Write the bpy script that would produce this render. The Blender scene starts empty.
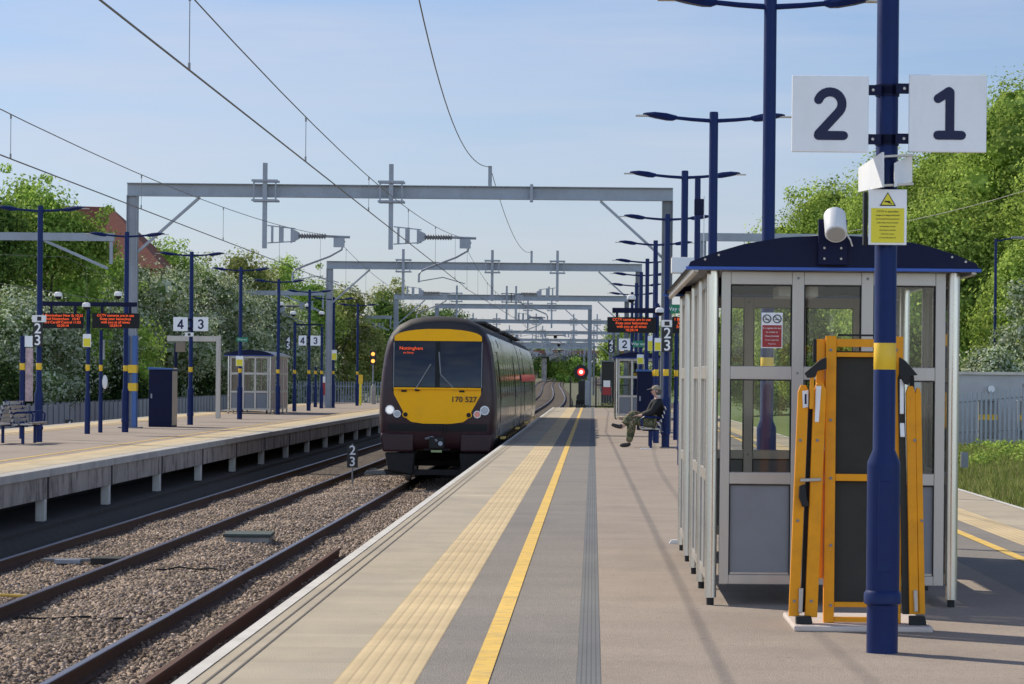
import bpy, math, random
import numpy as np
from mathutils import Vector, Matrix
random.seed(7)
R = math.radians
sc = bpy.context.scene
COL = sc.collection
F = 3100.0
EYE = 1.5
ROLL = 0.0095

# ------------------------------------------------------------------ materials
def nt(m):
    m.use_nodes = True
    return m.node_tree.nodes, m.node_tree.links

def mat(name, col, rough=0.7, metal=0.0, var=0.12, scale=3.0, bump=0.0, bscale=40.0, dirt=None, dirt_amt=0.0,
        dirt_scale=0.8, coat=0.0, stretch=(1, 1, 1), spec=0.5, emit=None, estr=0.0, space='pos'):
    m = bpy.data.materials.new(name)
    n, l = nt(m)
    b = n['Principled BSDF']
    b.inputs['Roughness'].default_value = rough
    b.inputs['Metallic'].default_value = metal
    b.inputs['Specular IOR Level'].default_value = spec
    b.inputs['Coat Weight'].default_value = coat
    b.inputs['Coat Roughness'].default_value = 0.08
    if emit:
        b.inputs['Emission Color'].default_value = (*emit, 1)
        b.inputs['Emission Strength'].default_value = estr
    if space == 'pos':
        g = n.new('ShaderNodeNewGeometry'); src = g.outputs['Position']
    else:
        g = n.new('ShaderNodeTexCoord'); src = g.outputs['Object']
    mp = n.new('ShaderNodeMapping'); mp.inputs['Scale'].default_value = stretch
    l.new(src, mp.inputs['Vector'])
    last = None
    if var > 0:
        nz = n.new('ShaderNodeTexNoise'); nz.inputs['Scale'].default_value = scale
        nz.inputs['Detail'].default_value = 6; nz.inputs['Roughness'].default_value = 0.65
        l.new(mp.outputs[0], nz.inputs['Vector'])
        mr = n.new('ShaderNodeMapRange')
        mr.inputs[1].default_value = 0.3; mr.inputs[2].default_value = 0.7
        mr.inputs[3].default_value = 1 - var; mr.inputs[4].default_value = 1 + var
        l.new(nz.outputs[0], mr.inputs[0])
        mx = n.new('ShaderNodeVectorMath'); mx.operation = 'SCALE'
        mx.inputs[0].default_value = col
        l.new(mr.outputs[0], mx.inputs['Scale'])
        last = mx.outputs[0]
        rr = n.new('ShaderNodeMapRange')
        rr.inputs[1].default_value = 0.3; rr.inputs[2].default_value = 0.7
        rr.inputs[3].default_value = max(0.02, rough - 0.08); rr.inputs[4].default_value = min(1, rough + 0.08)
        l.new(nz.outputs[0], rr.inputs[0]); l.new(rr.outputs[0], b.inputs['Roughness'])
    if dirt and dirt_amt > 0:
        d = n.new('ShaderNodeTexNoise'); d.inputs['Scale'].default_value = dirt_scale
        d.inputs['Detail'].default_value = 8; d.inputs['Roughness'].default_value = 0.7
        l.new(mp.outputs[0], d.inputs['Vector'])
        dr = n.new('ShaderNodeMapRange')
        dr.inputs[1].default_value = 0.48; dr.inputs[2].default_value = 0.68
        dr.inputs[3].default_value = 0; dr.inputs[4].default_value = dirt_amt
        l.new(d.outputs[0], dr.inputs[0])
        mm = n.new('ShaderNodeMix'); mm.data_type = 'RGBA'
        l.new(dr.outputs[0], mm.inputs['Factor'])
        if last: l.new(last, mm.inputs['A'])
        else: mm.inputs['A'].default_value = (*col, 1)
        mm.inputs['B'].default_value = (*dirt, 1)
        last = mm.outputs['Result']
    if last: l.new(last, b.inputs['Base Color'])
    else: b.inputs['Base Color'].default_value = (*col, 1)
    if bump > 0:
        bn = n.new('ShaderNodeTexNoise'); bn.inputs['Scale'].default_value = bscale; bn.inputs['Detail'].default_value = 4
        l.new(mp.outputs[0], bn.inputs['Vector'])
        bp = n.new('ShaderNodeBump'); bp.inputs['Strength'].default_value = bump; bp.inputs['Distance'].default_value = 0.02
        l.new(bn.outputs[0], bp.inputs['Height']); l.new(bp.outputs[0], b.inputs['Normal'])
    return m

def M(n, l, op, a, b=None, c=None):
    x = n.new('ShaderNodeMath'); x.operation = op
    for i, v in enumerate((a, b, c)):
        if v is None: continue
        if isinstance(v, (int, float)): x.inputs[i].default_value = v
        else: l.new(v, x.inputs[i])
    return x.outputs[0]

def paving(name, col, kind, ox=0.0, pitch=0.066, slab=0.4, var=0.08, line=(0.3, 0.26, 0.2)):
    """ surfaces with ribs or blisters along Y and joints """
    m = mat(name, col, 0.85, var=var, scale=1.2, dirt=tuple(c * 0.72 for c in col), dirt_amt=0.5, dirt_scale=1.1,
            stretch=(1, 0.5, 1))
    n, l = m.node_tree.nodes, m.node_tree.links
    b = n['Principled BSDF']
    prev = b.inputs['Base Color'].links[0].from_socket
    g = n.new('ShaderNodeNewGeometry'); sx = n.new('ShaderNodeSeparateXYZ'); l.new(g.outputs['Position'], sx.inputs[0])
    X = M(n, l, 'DIVIDE', M(n, l, 'SUBTRACT', sx.outputs[0], ox), pitch)
    fx = M(n, l, 'ABSOLUTE', M(n, l, 'SUBTRACT', M(n, l, 'FRACT', X), 0.5))      # 0 centre .5 joint
    if kind == 'blister':
        Y = M(n, l, 'DIVIDE', sx.outputs[1], pitch)
        fy = M(n, l, 'ABSOLUTE', M(n, l, 'SUBTRACT', M(n, l, 'FRACT', Y), 0.5))
        d = M(n, l, 'SQRT', M(n, l, 'ADD', M(n, l, 'MULTIPLY', fx, fx), M(n, l, 'MULTIPLY', fy, fy)))
        mask = M(n, l, 'GREATER_THAN', fx, 0.40)
        h = M(n, l, 'SUBTRACT', 1.0, M(n, l, 'MINIMUM', M(n, l, 'MULTIPLY', d, 2.6), 1.0))
    else:
        mask = M(n, l, 'GREATER_THAN', fx, 0.36)
        h = M(n, l, 'SUBTRACT', 1.0, mask)
    joint = M(n, l, 'GREATER_THAN', M(n, l, 'ABSOLUTE', M(n, l, 'SUBTRACT', M(n, l, 'FRACT', M(n, l, 'DIVIDE', sx.outputs[1], slab)), 0.5)), 0.492)
    mk = M(n, l, 'MAXIMUM', M(n, l, 'MULTIPLY', mask, 0.62), M(n, l, 'MULTIPLY', joint, 0.45))
    mm = n.new('ShaderNodeMix'); mm.data_type = 'RGBA'
    l.new(mk, mm.inputs['Factor']); l.new(prev, mm.inputs['A']); mm.inputs['B'].default_value = (*line, 1)
    # slab to slab tone
    w = n.new('ShaderNodeTexWhiteNoise'); w.noise_dimensions = '1D'
    l.new(M(n, l, 'FLOOR', M(n, l, 'DIVIDE', sx.outputs[1], slab)), w.inputs['W'])
    sc_ = n.new('ShaderNodeVectorMath'); sc_.operation = 'SCALE'
    l.new(mm.outputs['Result'], sc_.inputs[0]); l.new(M(n, l, 'ADD', M(n, l, 'MULTIPLY', w.outputs[0], 0.10), 0.95), sc_.inputs['Scale'])
    l.new(sc_.outputs[0], b.inputs['Base Color'])
    bp = n.new('ShaderNodeBump'); bp.inputs['Strength'].default_value = 0.5; bp.inputs['Distance'].default_value = 0.006
    l.new(h, bp.inputs['Height']); l.new(bp.outputs[0], b.inputs['Normal'])
    return m

def joints(m, pitch_y, width=0.012, dark=0.62, pitch_x=None, ox=0.0):
    n, l = m.node_tree.nodes, m.node_tree.links
    b = n['Principled BSDF']; prev = b.inputs['Base Color'].links[0].from_socket
    g = n.new('ShaderNodeNewGeometry'); sx = n.new('ShaderNodeSeparateXYZ'); l.new(g.outputs['Position'], sx.inputs[0])
    mk = M(n, l, 'GREATER_THAN', M(n, l, 'ABSOLUTE', M(n, l, 'SUBTRACT', M(n, l, 'FRACT', M(n, l, 'DIVIDE', sx.outputs[1], pitch_y)), 0.5)), 0.5 - width / pitch_y / 2)
    w = n.new('ShaderNodeTexWhiteNoise'); w.noise_dimensions = '1D'
    l.new(M(n, l, 'FLOOR', M(n, l, 'ADD', M(n, l, 'DIVIDE', sx.outputs[1], pitch_y), 0.0)), w.inputs['W'])
    f = M(n, l, 'MULTIPLY', M(n, l, 'SUBTRACT', 1.0, M(n, l, 'MULTIPLY', mk, 1 - dark)), M(n, l, 'ADD', M(n, l, 'MULTIPLY', w.outputs[0], 0.12), 0.94))
    s = n.new('ShaderNodeVectorMath'); s.operation = 'SCALE'
    l.new(prev, s.inputs[0]); l.new(f, s.inputs['Scale']); l.new(s.outputs[0], b.inputs['Base Color'])
    return m

def island_mat(name, cols, rough=0.85, transl=0.0, clump=0.0, clump_scale=0.35, bump=0):
    m = bpy.data.materials.new(name); n, l = nt(m)
    b = n['Principled BSDF']; b.inputs['Roughness'].default_value = rough
    b.inputs['Specular IOR Level'].default_value = 0.08
    g = n.new('ShaderNodeNewGeometry')
    r = n.new('ShaderNodeValToRGB'); r.color_ramp.interpolation = 'LINEAR'
    e = r.color_ramp.elements
    while len(e) < len(cols): e.new(0.5)
    for i, (p, c) in enumerate(cols):
        e[i].position = p; e[i].color = (*c, 1)
    l.new(g.outputs['Random Per Island'], r.inputs[0])
    out = r.outputs[0]
    if clump:
        nz = n.new('ShaderNodeTexNoise'); nz.inputs['Scale'].default_value = clump_scale; nz.inputs['Detail'].default_value = 3
        l.new(g.outputs['Position'], nz.inputs['Vector'])
        mr = n.new('ShaderNodeMapRange'); mr.inputs[1].default_value = .35; mr.inputs[2].default_value = .65
        mr.inputs[3].default_value = 1 - clump; mr.inputs[4].default_value = 1 + clump
        l.new(nz.outputs[0], mr.inputs[0])
        s = n.new('ShaderNodeVectorMath'); s.operation = 'SCALE'
        l.new(out, s.inputs[0]); l.new(mr.outputs[0], s.inputs['Scale']); out = s.outputs[0]
    l.new(out, b.inputs['Base Color'])
    if transl:
        t = n.new('ShaderNodeBsdfTranslucent'); l.new(out, t.inputs[0])
        mx = n.new('ShaderNodeMixShader'); mx.inputs[0].default_value = transl
        l.new(b.outputs[0], mx.inputs[1]); l.new(t.outputs[0], mx.inputs[2])
        l.new(mx.outputs[0], n['Material Output'].inputs[0])
    return m

def glass_mat(name, tint=(0.8, 0.85, 0.83), refl=0.10, dirt=0.05, grey=(0.55, 0.55, 0.52)):
    m = bpy.data.materials.new(name); n, l = nt(m)
    n.remove(n['Principled BSDF'])
    tr = n.new('ShaderNodeBsdfTransparent'); tr.inputs[0].default_value = (*tint, 1)
    gl = n.new('ShaderNodeBsdfGlossy'); gl.inputs['Roughness'].default_value = 0.03; gl.inputs[0].default_value = (1, 1, 1, 1)
    df = n.new('ShaderNodeBsdfDiffuse'); df.inputs[0].default_value = (*grey, 1)
    fr = n.new('ShaderNodeFresnel'); fr.inputs[0].default_value = 1.45
    mxf = M(n, l, 'ADD', M(n, l, 'MULTIPLY', fr.outputs[0], 0.9), refl * 0.4)
    a = n.new('ShaderNodeMixShader'); l.new(mxf, a.inputs[0]); l.new(tr.outputs[0], a.inputs[1]); l.new(gl.outputs[0], a.inputs[2])
    g = n.new('ShaderNodeNewGeometry')
    nz = n.new('ShaderNodeTexNoise'); nz.inputs['Scale'].default_value = 2.5; nz.inputs['Detail'].default_value = 6
    l.new(g.outputs['Position'], nz.inputs['Vector'])
    c = n.new('ShaderNodeMixShader'); l.new(M(n, l, 'MULTIPLY', nz.outputs[0], dirt * 2), c.inputs[0])
    l.new(a.outputs[0], c.inputs[1]); l.new(df.outputs[0], c.inputs[2])
    l.new(c.outputs[0], n['Material Output'].inputs[0])
    return m

G = {}
G['tarmac'] = mat('brown_tarmac', (0.325, 0.262, 0.212), 0.9, var=0.13, scale=26, bump=0.45, bscale=110, dirt=(0.25, 0.20, 0.165), dirt_amt=0.8, dirt_scale=0.6, stretch=(1, .5, 1))
G['grey_tarmac'] = mat('grey_tarmac', (0.225, 0.20, 0.178), 0.9, var=0.14, scale=28, bump=0.45, bscale=110, dirt=(0.16, 0.15, 0.145), dirt_amt=0.6, dirt_scale=0.7, stretch=(1, .3, 1))
G['slab'] = joints(mat('beige_slab', (0.42, 0.355, 0.262), 0.88, var=0.08, scale=2, bump=0.2, bscale=90, dirt=(0.29, 0.26, 0.22), dirt_amt=0.5, dirt_scale=0.9, stretch=(1, .4, 1)), 0.9, 0.012, 0.8)
G['tactile'] = paving('tactile_paving', (0.60, 0.46, 0.26), 'blister', ox=-1.255, line=(0.36, 0.27, 0.15))
G['ribbed'] = paving('ribbed_drain', (0.14, 0.145, 0.15), 'rib', ox=-0.07, pitch=0.0246, slab=0.6, line=(0.06, 0.06, 0.065))
G['white_line'] = mat('white_edge_paint', (0.62, 0.59, 0.54), 0.7, var=0.1, scale=6, dirt=(0.36, 0.33, 0.3), dirt_amt=0.5, dirt_scale=3)
G['yellow_line'] = mat('yellow_line_paint', (0.78, 0.50, 0.095), 0.7, var=0.12, scale=8, dirt=(0.46, 0.34, 0.15), dirt_amt=0.8, dirt_scale=5)
G['groove'] = mat('dark_groove', (0.13, 0.115, 0.10), 0.95, var=0.1)
G['concrete'] = mat('concrete', (0.36, 0.335, 0.30), 0.9, var=0.15, scale=4, dirt=(0.13, 0.11, 0.10), dirt_amt=0.7, dirt_scale=1.2, bump=0.2)
G['paleconc'] = mat('pale_concrete', (0.62, 0.58, 0.52), 0.9, var=0.15, dirt=(.3, .27, .24), dirt_amt=.5, dirt_scale=3)
G['stained'] = mat('stained_concrete', (0.33, 0.285, 0.25), 0.92, var=0.25, scale=1.6, dirt=(0.07, 0.055, 0.05), dirt_amt=1.0, dirt_scale=2.2, stretch=(1, 1.2, 0.6), bump=0.2)
G['void'] = mat('underside_dark', (0.02, 0.019, 0.018), 0.95, var=0.2)  # shade of the open void under the platforms put into a near-black colour
G['dirt'] = mat('cess_dirt', (0.05, 0.042, 0.035), 0.95, var=0.35, scale=6, bump=0.8, bscale=30)
G['ground'] = mat('rough_ground', (0.10, 0.105, 0.05), 0.95, var=0.35, scale=0.5, dirt=(0.15, 0.125, 0.085), dirt_amt=0.7, dirt_scale=0.15)
G['blue'] = mat('dark_blue_paint', (0.006, 0.018, 0.090), 0.42, var=0.12, scale=5, coat=0.0, spec=0.2, space='obj', dirt=(0.012, 0.024, 0.11), dirt_amt=0.3, dirt_scale=8)
G['navy'] = mat('navy_paint', (0.003, 0.006, 0.036), 0.5, var=0.1, spec=0.2)
G['light_blue'] = mat('mid_blue_paint', (0.045, 0.12, 0.33), 0.5, var=0.1)
G['trim_blue'] = mat('bright_blue_trim', (0.03, 0.10, 0.42), 0.4, var=0.05)
G['yellow'] = mat('yellow_band', (0.80, 0.50, 0.02), 0.45, var=0.06, scale=9)
G['steel'] = mat('galvanised_steel', (0.31, 0.33, 0.365), 0.5, 0.35, var=0.14, scale=1.5, dirt=(0.20, 0.205, 0.215), dirt_amt=0.5, dirt_scale=1.0)
G['steel_dark'] = mat('weathered_steel', (0.22, 0.225, 0.235), 0.6, 0.3, var=0.15)
G['alu'] = mat('brushed_aluminium', (0.45, 0.41, 0.365), 0.36, 0.45, var=0.10, scale=2, stretch=(1, 1, .2), dirt=(0.24, 0.22, 0.20), dirt_amt=0.4, dirt_scale=2)
G['polished'] = mat('round_post_aluminium', (0.62, 0.59, 0.54), 0.27, 0.9, var=0.08, scale=2, stretch=(1, 1, .2), dirt=(0.34, 0.31, 0.28), dirt_amt=0.4, dirt_scale=2)
G['bluegrey'] = mat('blue_grey_panel', (0.20, 0.205, 0.22), 0.6, var=0.08, dirt=(0.16, 0.165, 0.175), dirt_amt=0.4, dirt_scale=2)
G['pink_reflection'] = mat('pinkish_painted_reflection', (0.36, 0.22, 0.20), 0.5, var=0.12)  # pinkish reflection on the side screens put into their colour
G['white'] = mat('white_paint', (0.78, 0.77, 0.75), 0.45, var=0.04)
G['sign_white'] = mat('sign_white', (0.86, 0.86, 0.86), 0.5, var=0.03, dirt=(.70, .69, .66), dirt_amt=.35, dirt_scale=5, stretch=(1, 1, .3))
G['sign_blue'] = mat('sign_dark_blue', (0.004, 0.007, 0.05), 0.6, var=0)
G['black'] = mat('black_plastic', (0.008, 0.008, 0.009), 0.5, var=0.1, spec=0.25)
G['rubber'] = mat('black_rubber', (0.015, 0.015, 0.015), 0.8, var=0.1)
G['orange'] = mat('amber_yellow_steel', (0.80, 0.31, 0.003), 0.45, var=0.08, scale=4, spec=0.3, dirt=(0.50, 0.20, 0.01), dirt_amt=0.45, dirt_scale=5)
G['darkpanel'] = mat('dark_grey_panel', (0.042, 0.040, 0.034), 0.7, spec=.2, var=0.2, scale=3)
G['plinth'] = mat('pale_plinth', (0.55, 0.47, 0.42), 0.9, var=0.1, scale=5, bump=0.2)
G['red'] = mat('red_sign', (0.33, 0.022, 0.02), 0.5, var=0.05)
G['green'] = mat('green_sign', (0.01, 0.20, 0.10), 0.5, var=0.05)
G['hi_yellow'] = mat('yellow_sign', (0.78, 0.66, 0.03), 0.5, var=0.04)
G['led'] = mat('led_text', (0.6, 0.08, 0.01), 0.5, var=0, emit=(1, 0.10, 0.01), estr=0.75)
G['chalk'] = mat('white_print', (0.85, 0.85, 0.85), 0.5, var=0)
G['ink'] = mat('black_print', (0.02, 0.02, 0.02), 0.6, var=0)
G['maroon'] = mat('maroon_paint', (0.027, 0.008, 0.012), 0.40, var=0.15, scale=2, coat=0.12, spec=0.3, dirt=(0.065, 0.034, 0.032), dirt_amt=0.4, dirt_scale=1.5)
G['side'] = mat('dark_green_grey_paint', (0.022, 0.022, 0.022), 0.2, 0.0, var=0.15, scale=1.0, coat=0.3, bump=0.25, bscale=2.2, stretch=(1, 1, .08))
G['silver'] = mat('silver_door_paint', (0.16, 0.16, 0.155), 0.25, 0.2, var=0.1, coat=0.3)
G['roofgrey'] = mat('train_roof_grey', (0.025, 0.022, 0.024), 0.7, var=0.2, scale=2)
G['train_yellow'] = mat('train_yellow', (0.98, 0.46, 0.004), 0.42, var=0.06, scale=3, coat=0.05, spec=0.15, dirt=(0.55, 0.25, 0.03), dirt_amt=0.3, dirt_scale=3)
G['dark_glass'] = mat('dark_train_glass', (0.008, 0.011, 0.020), 0.08, var=0, spec=0.35, coat=0.0)
G['under'] = mat('underframe', (0.012, 0.010, 0.009), 0.8, var=0.3, scale=6)
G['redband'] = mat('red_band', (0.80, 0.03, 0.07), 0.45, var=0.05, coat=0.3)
G['lampglass'] = mat('lamp_lens', (0.40, 0.42, 0.45), 0.15, var=0.05, coat=0.5)
G['lamp_on'] = mat('lit_headlamp', (0.9, 0.9, 0.85), 0.3, var=0, emit=(1, 0.93, 0.8), estr=0.35)
G['lamp_red'] = mat('lit_red_signal', (0.9, 0.05, 0.03), 0.3, var=0, emit=(1, 0.03, 0.03), estr=0.9)
G['lamp_core'] = mat('lit_signal_core', (0.9, 0.5, 0.4), 0.3, var=0, emit=(1, 0.60, 0.5), estr=2)
G['lamp_amber'] = mat('lit_amber', (0.9, 0.5, 0.1), 0.3, var=0, emit=(1, 0.42, 0.06), estr=1.5)
G['brick'] = mat('brick_wall', (0.22, 0.09, 0.06), 0.9, var=0.25, scale=3)
G['rooftile'] = mat('red_roof_tiles', (0.20, 0.062, 0.042), 0.85, var=0.2, scale=2, stretch=(1, 1, 4))
G['bark'] = mat('bark', (0.09, 0.07, 0.05), 0.95, var=0.3, scale=5, bump=0.6, bscale=15)
G['wall_grey'] = mat('pale_grey_cladding', (0.44, 0.42, 0.41), 0.7, var=0.12, scale=1)
G['skin'] = mat('skin', (0.50, 0.30, 0.22), 0.6, var=0.05)
G['jacket'] = mat('dark_jacket', (0.009, 0.0095, 0.012), 0.85, var=0.3, scale=12, bump=0.4, bscale=25)
G['shirt'] = mat('pale_shirt', (0.5, 0.5, 0.5), 0.85, var=0.1)
G['boot'] = mat('dark_boot', (0.02, 0.018, 0.016), 0.6, var=0.2)
G['cap'] = mat('beige_cap', (0.30, 0.25, 0.18), 0.9, var=0.2, scale=20)
G['hairdark'] = mat('greying_hair', (0.10, 0.085, 0.075), 0.9, var=0.3, scale=40)
G['greenlid'] = mat('green_grey_lid', (0.055, 0.075, 0.065), 0.7, var=0.15, scale=6)
G['ribs'] = G['wall_grey']
G['glass'] = glass_mat('shelter_glass', tint=(.92,.94,.92), refl=.0, dirt=.008)
G['sideglass'] = glass_mat('side_screen_glass', tint=(0.22, 0.23, 0.225), refl=0.25, dirt=0.42, grey=(0.30, 0.30, 0.29))
G['leaf_lime'] = island_mat('lime_leaves', [(0, (0.128, 0.198, 0.034)), (.55, (0.301, 0.418, 0.079)), (1, (0.541, 0.654, 0.158))], transl=0.45, clump=0.3)
G['leaf_dark'] = island_mat('dark_leaves', [(0, (0.051, 0.101, 0.024)), (.6, (0.119, 0.211, 0.043)), (1, (0.254, 0.338, 0.085))], transl=0.4, clump=0.35)
G['leaf_mid'] = island_mat('mid_green_leaves', [(0, (0.137, 0.244, 0.038)), (.6, (0.311, 0.467, 0.088)), (1, (0.545, 0.661, 0.174))], transl=0.45, clump=0.35)
G['leaf_olive'] = island_mat('olive_leaves', [(0, (0.148, 0.190, 0.049)), (.6, (0.329, 0.370, 0.099)), (1, (0.543, 0.509, 0.230))], transl=0.45, clump=0.35)
G['leaf_shade'] = island_mat('shaded_hedge_leaves', [(0, (0.012, 0.025, 0.008)), (.7, (0.03, 0.055, 0.014)), (1, (0.08, 0.12, 0.03))], transl=0.15, clump=0.4)  # deep shade below the trees put into a very dark leaf colour
G['blossom'] = island_mat('hawthorn_blossom_leaves', [(0, (0.080, 0.134, 0.039)), (.40, (0.208, 0.286, 0.101)), (.56, (0.480, 0.538, 0.328)), (1, (0.704, 0.739, 0.593))], transl=0.42, clump=0.28)
G['grassblade'] = island_mat('grass_blades', [(0, (0.099, 0.135, 0.031)), (.6, (0.242, 0.289, 0.070)), (1, (0.440, 0.379, 0.169))], transl=0.35, clump=0.25, clump_scale=1)
G['stone'] = island_mat('ballast_stone', [(0, (0.106, 0.081, 0.066)), (.3, (0.243, 0.188, 0.146)), (.7, (0.348, 0.267, 0.210)), (1, (0.507, 0.406, 0.330))], rough=0.92, clump=0.15, clump_scale=0.8)

def camo_mat():
    m = mat('camouflage_trousers', (0.10, 0.11, 0.05), 0.9, var=0)
    n, l = m.node_tree.nodes, m.node_tree.links
    g = n.new('ShaderNodeNewGeometry'); nz = n.new('ShaderNodeTexNoise'); nz.inputs['Scale'].default_value = 9
    l.new(g.outputs['Position'], nz.inputs['Vector'])
    r = n.new('ShaderNodeValToRGB'); r.color_ramp.interpolation = 'CONSTANT'
    e = r.color_ramp.elements; e[0].position = 0; e[0].color = (.05, .06, .03, 1); e[1].position = .47; e[1].color = (.17, .16, .08, 1)
    x = e.new(.56); x.color = (.09, .055, .03, 1)
    x = e.new(.63); x.color = (.24, .22, .14, 1)
    l.new(nz.outputs[0], r.inputs[0]); l.new(r.outputs[0], n['Principled BSDF'].inputs['Base Color'])
    return m
G['camo'] = camo_mat()

def ballast_mat():
    m = bpy.data.materials.new('ballast'); n, l = nt(m)
    b = n['Principled BSDF']; b.inputs['Roughness'].default_value = 0.92; b.inputs['Specular IOR Level'].default_value = 0.2
    g = n.new('ShaderNodeNewGeometry')
    v = n.new('ShaderNodeTexVoronoi'); v.inputs['Scale'].default_value = 17
    l.new(g.outputs['Position'], v.inputs['Vector'])
    s = n.new('ShaderNodeSeparateXYZ'); l.new(v.outputs['Color'], s.inputs[0])
    r = n.new('ShaderNodeValToRGB'); e = r.color_ramp.elements
    e[0].color = (.08, .058, .042, 1); e[1].color = (.54, .43, .33, 1)
    x = e.new(.5); x.color = (.27, .22, .18, 1)
    l.new(s.outputs[0], r.inputs[0])
    d = n.new('ShaderNodeMapRange'); d.inputs[1].default_value = 0.01; d.inputs[2].default_value = 0.06
    d.inputs[3].default_value = 1.0; d.inputs[4].default_value = 0.35
    l.new(v.outputs['Distance'], d.inputs[0])
    nz = n.new('ShaderNodeTexNoise'); nz.inputs['Scale'].default_value = 0.9; nz.inputs['Detail'].default_value = 5
    l.new(g.outputs['Position'], nz.inputs['Vector'])
    f = M(n, l, 'MULTIPLY', d.outputs[0], M(n, l, 'ADD', M(n, l, 'MULTIPLY', nz.outputs[0], 0.8), 0.6))
    sc_ = n.new('ShaderNodeVectorMath'); sc_.operation = 'SCALE'
    l.new(r.outputs[0], sc_.inputs[0]); l.new(f, sc_.inputs['Scale']); l.new(sc_.outputs[0], b.inputs['Base Color'])
    bp = n.new('ShaderNodeBump'); bp.inputs['Strength'].default_value = 1; bp.inputs['Distance'].default_value = 0.03; bp.invert = True
    l.new(v.outputs['Distance'], bp.inputs['Height']); l.new(bp.outputs[0], b.inputs['Normal'])
    return m
G['ballast'] = ballast_mat()

def specks(m, scale=3.0, size=.05, amt=.45, dark=(.10, .09, .08)):
    n, l = m.node_tree.nodes, m.node_tree.links
    b = n['Principled BSDF']; prev = b.inputs['Base Color'].links[0].from_socket
    g = n.new('ShaderNodeNewGeometry'); v = n.new('ShaderNodeTexVoronoi'); v.inputs['Scale'].default_value = scale
    l.new(g.outputs['Position'], v.inputs['Vector'])
    w_ = n.new('ShaderNodeTexNoise'); w_.inputs['Scale'].default_value = .35; l.new(g.outputs['Position'], w_.inputs['Vector'])
    k = M(n, l, 'LESS_THAN', v.outputs['Distance'], M(n, l, 'MULTIPLY', w_.outputs[0], size*2))
    f = M(n, l, 'MULTIPLY', k, amt)
    # long faint streaks where water and feet have worn the surface
    mp_ = n.new('ShaderNodeMapping'); mp_.inputs['Scale'].default_value = (.5, .9, 1); l.new(g.outputs['Position'], mp_.inputs[0])
    st_ = n.new('ShaderNodeTexNoise'); st_.inputs['Scale'].default_value = 1.6; st_.inputs['Detail'].default_value = 7; l.new(mp_.outputs[0], st_.inputs['Vector'])
    sr = n.new('ShaderNodeMapRange'); sr.inputs[1].default_value = .35; sr.inputs[2].default_value = .65; sr.inputs[3].default_value = .93; sr.inputs[4].default_value = 1.05
    l.new(st_.outputs[0], sr.inputs[0])
    mm = n.new('ShaderNodeMix'); mm.data_type = 'RGBA'; l.new(f, mm.inputs['Factor']); l.new(prev, mm.inputs['A']); mm.inputs['B'].default_value = (*dark, 1)
    sc2 = n.new('ShaderNodeVectorMath'); sc2.operation = 'SCALE'; l.new(mm.outputs['Result'], sc2.inputs[0]); l.new(sr.outputs[0], sc2.inputs['Scale'])
    l.new(sc2.outputs[0], b.inputs['Base Color'])
specks(G['tarmac'], 2.6, .06); specks(G['grey_tarmac'], 3.1, .05, .35, (.30, .28, .26)); specks(G['slab'], 2.2, .05, .4, (.22, .19, .16)); specks(G['tactile'], 2.0, .05, .3, (.35, .28, .2)); specks(G['yellow_line'], 14, .12, .45, (.35, .26, .14)); specks(G['white_line'], 11, .12, .4, (.35, .32, .28))
def rail_mat(name, top):
    m = mat(name, (0.070, 0.034, 0.019), 0.75, var=0.3, scale=6, bump=0.3, bscale=60)
    n, l = m.node_tree.nodes, m.node_tree.links
    b = n['Principled BSDF']; prev = b.inputs['Base Color'].links[0].from_socket
    tc = n.new('ShaderNodeTexCoord'); s = n.new('ShaderNodeSeparateXYZ'); l.new(tc.outputs['Object'], s.inputs[0])
    k = M(n, l, 'GREATER_THAN', s.outputs[2], 0.153)
    mm = n.new('ShaderNodeMix'); mm.data_type = 'RGBA'; l.new(k, mm.inputs['Factor']); l.new(prev, mm.inputs['A']); mm.inputs['B'].default_value = (*top, 1)
    l.new(mm.outputs['Result'], b.inputs['Base Color'])
    l.new(M(n, l, 'MULTIPLY', k, 0.7), b.inputs['Metallic'])
    l.new(M(n, l, 'SUBTRACT', 0.8, M(n, l, 'MULTIPLY', k, 0.45)), b.inputs['Roughness'])
    return m
G['rail'] = rail_mat('running_rail', (0.24, 0.22, 0.235))
G['rail2'] = rail_mat('dull_running_rail', (0.13, 0.085, 0.065))
G['rust'] = mat('rusty_rail', (0.085, 0.032, 0.018), 0.85, var=0.3, scale=5, bump=0.3, bscale=60)

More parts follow.
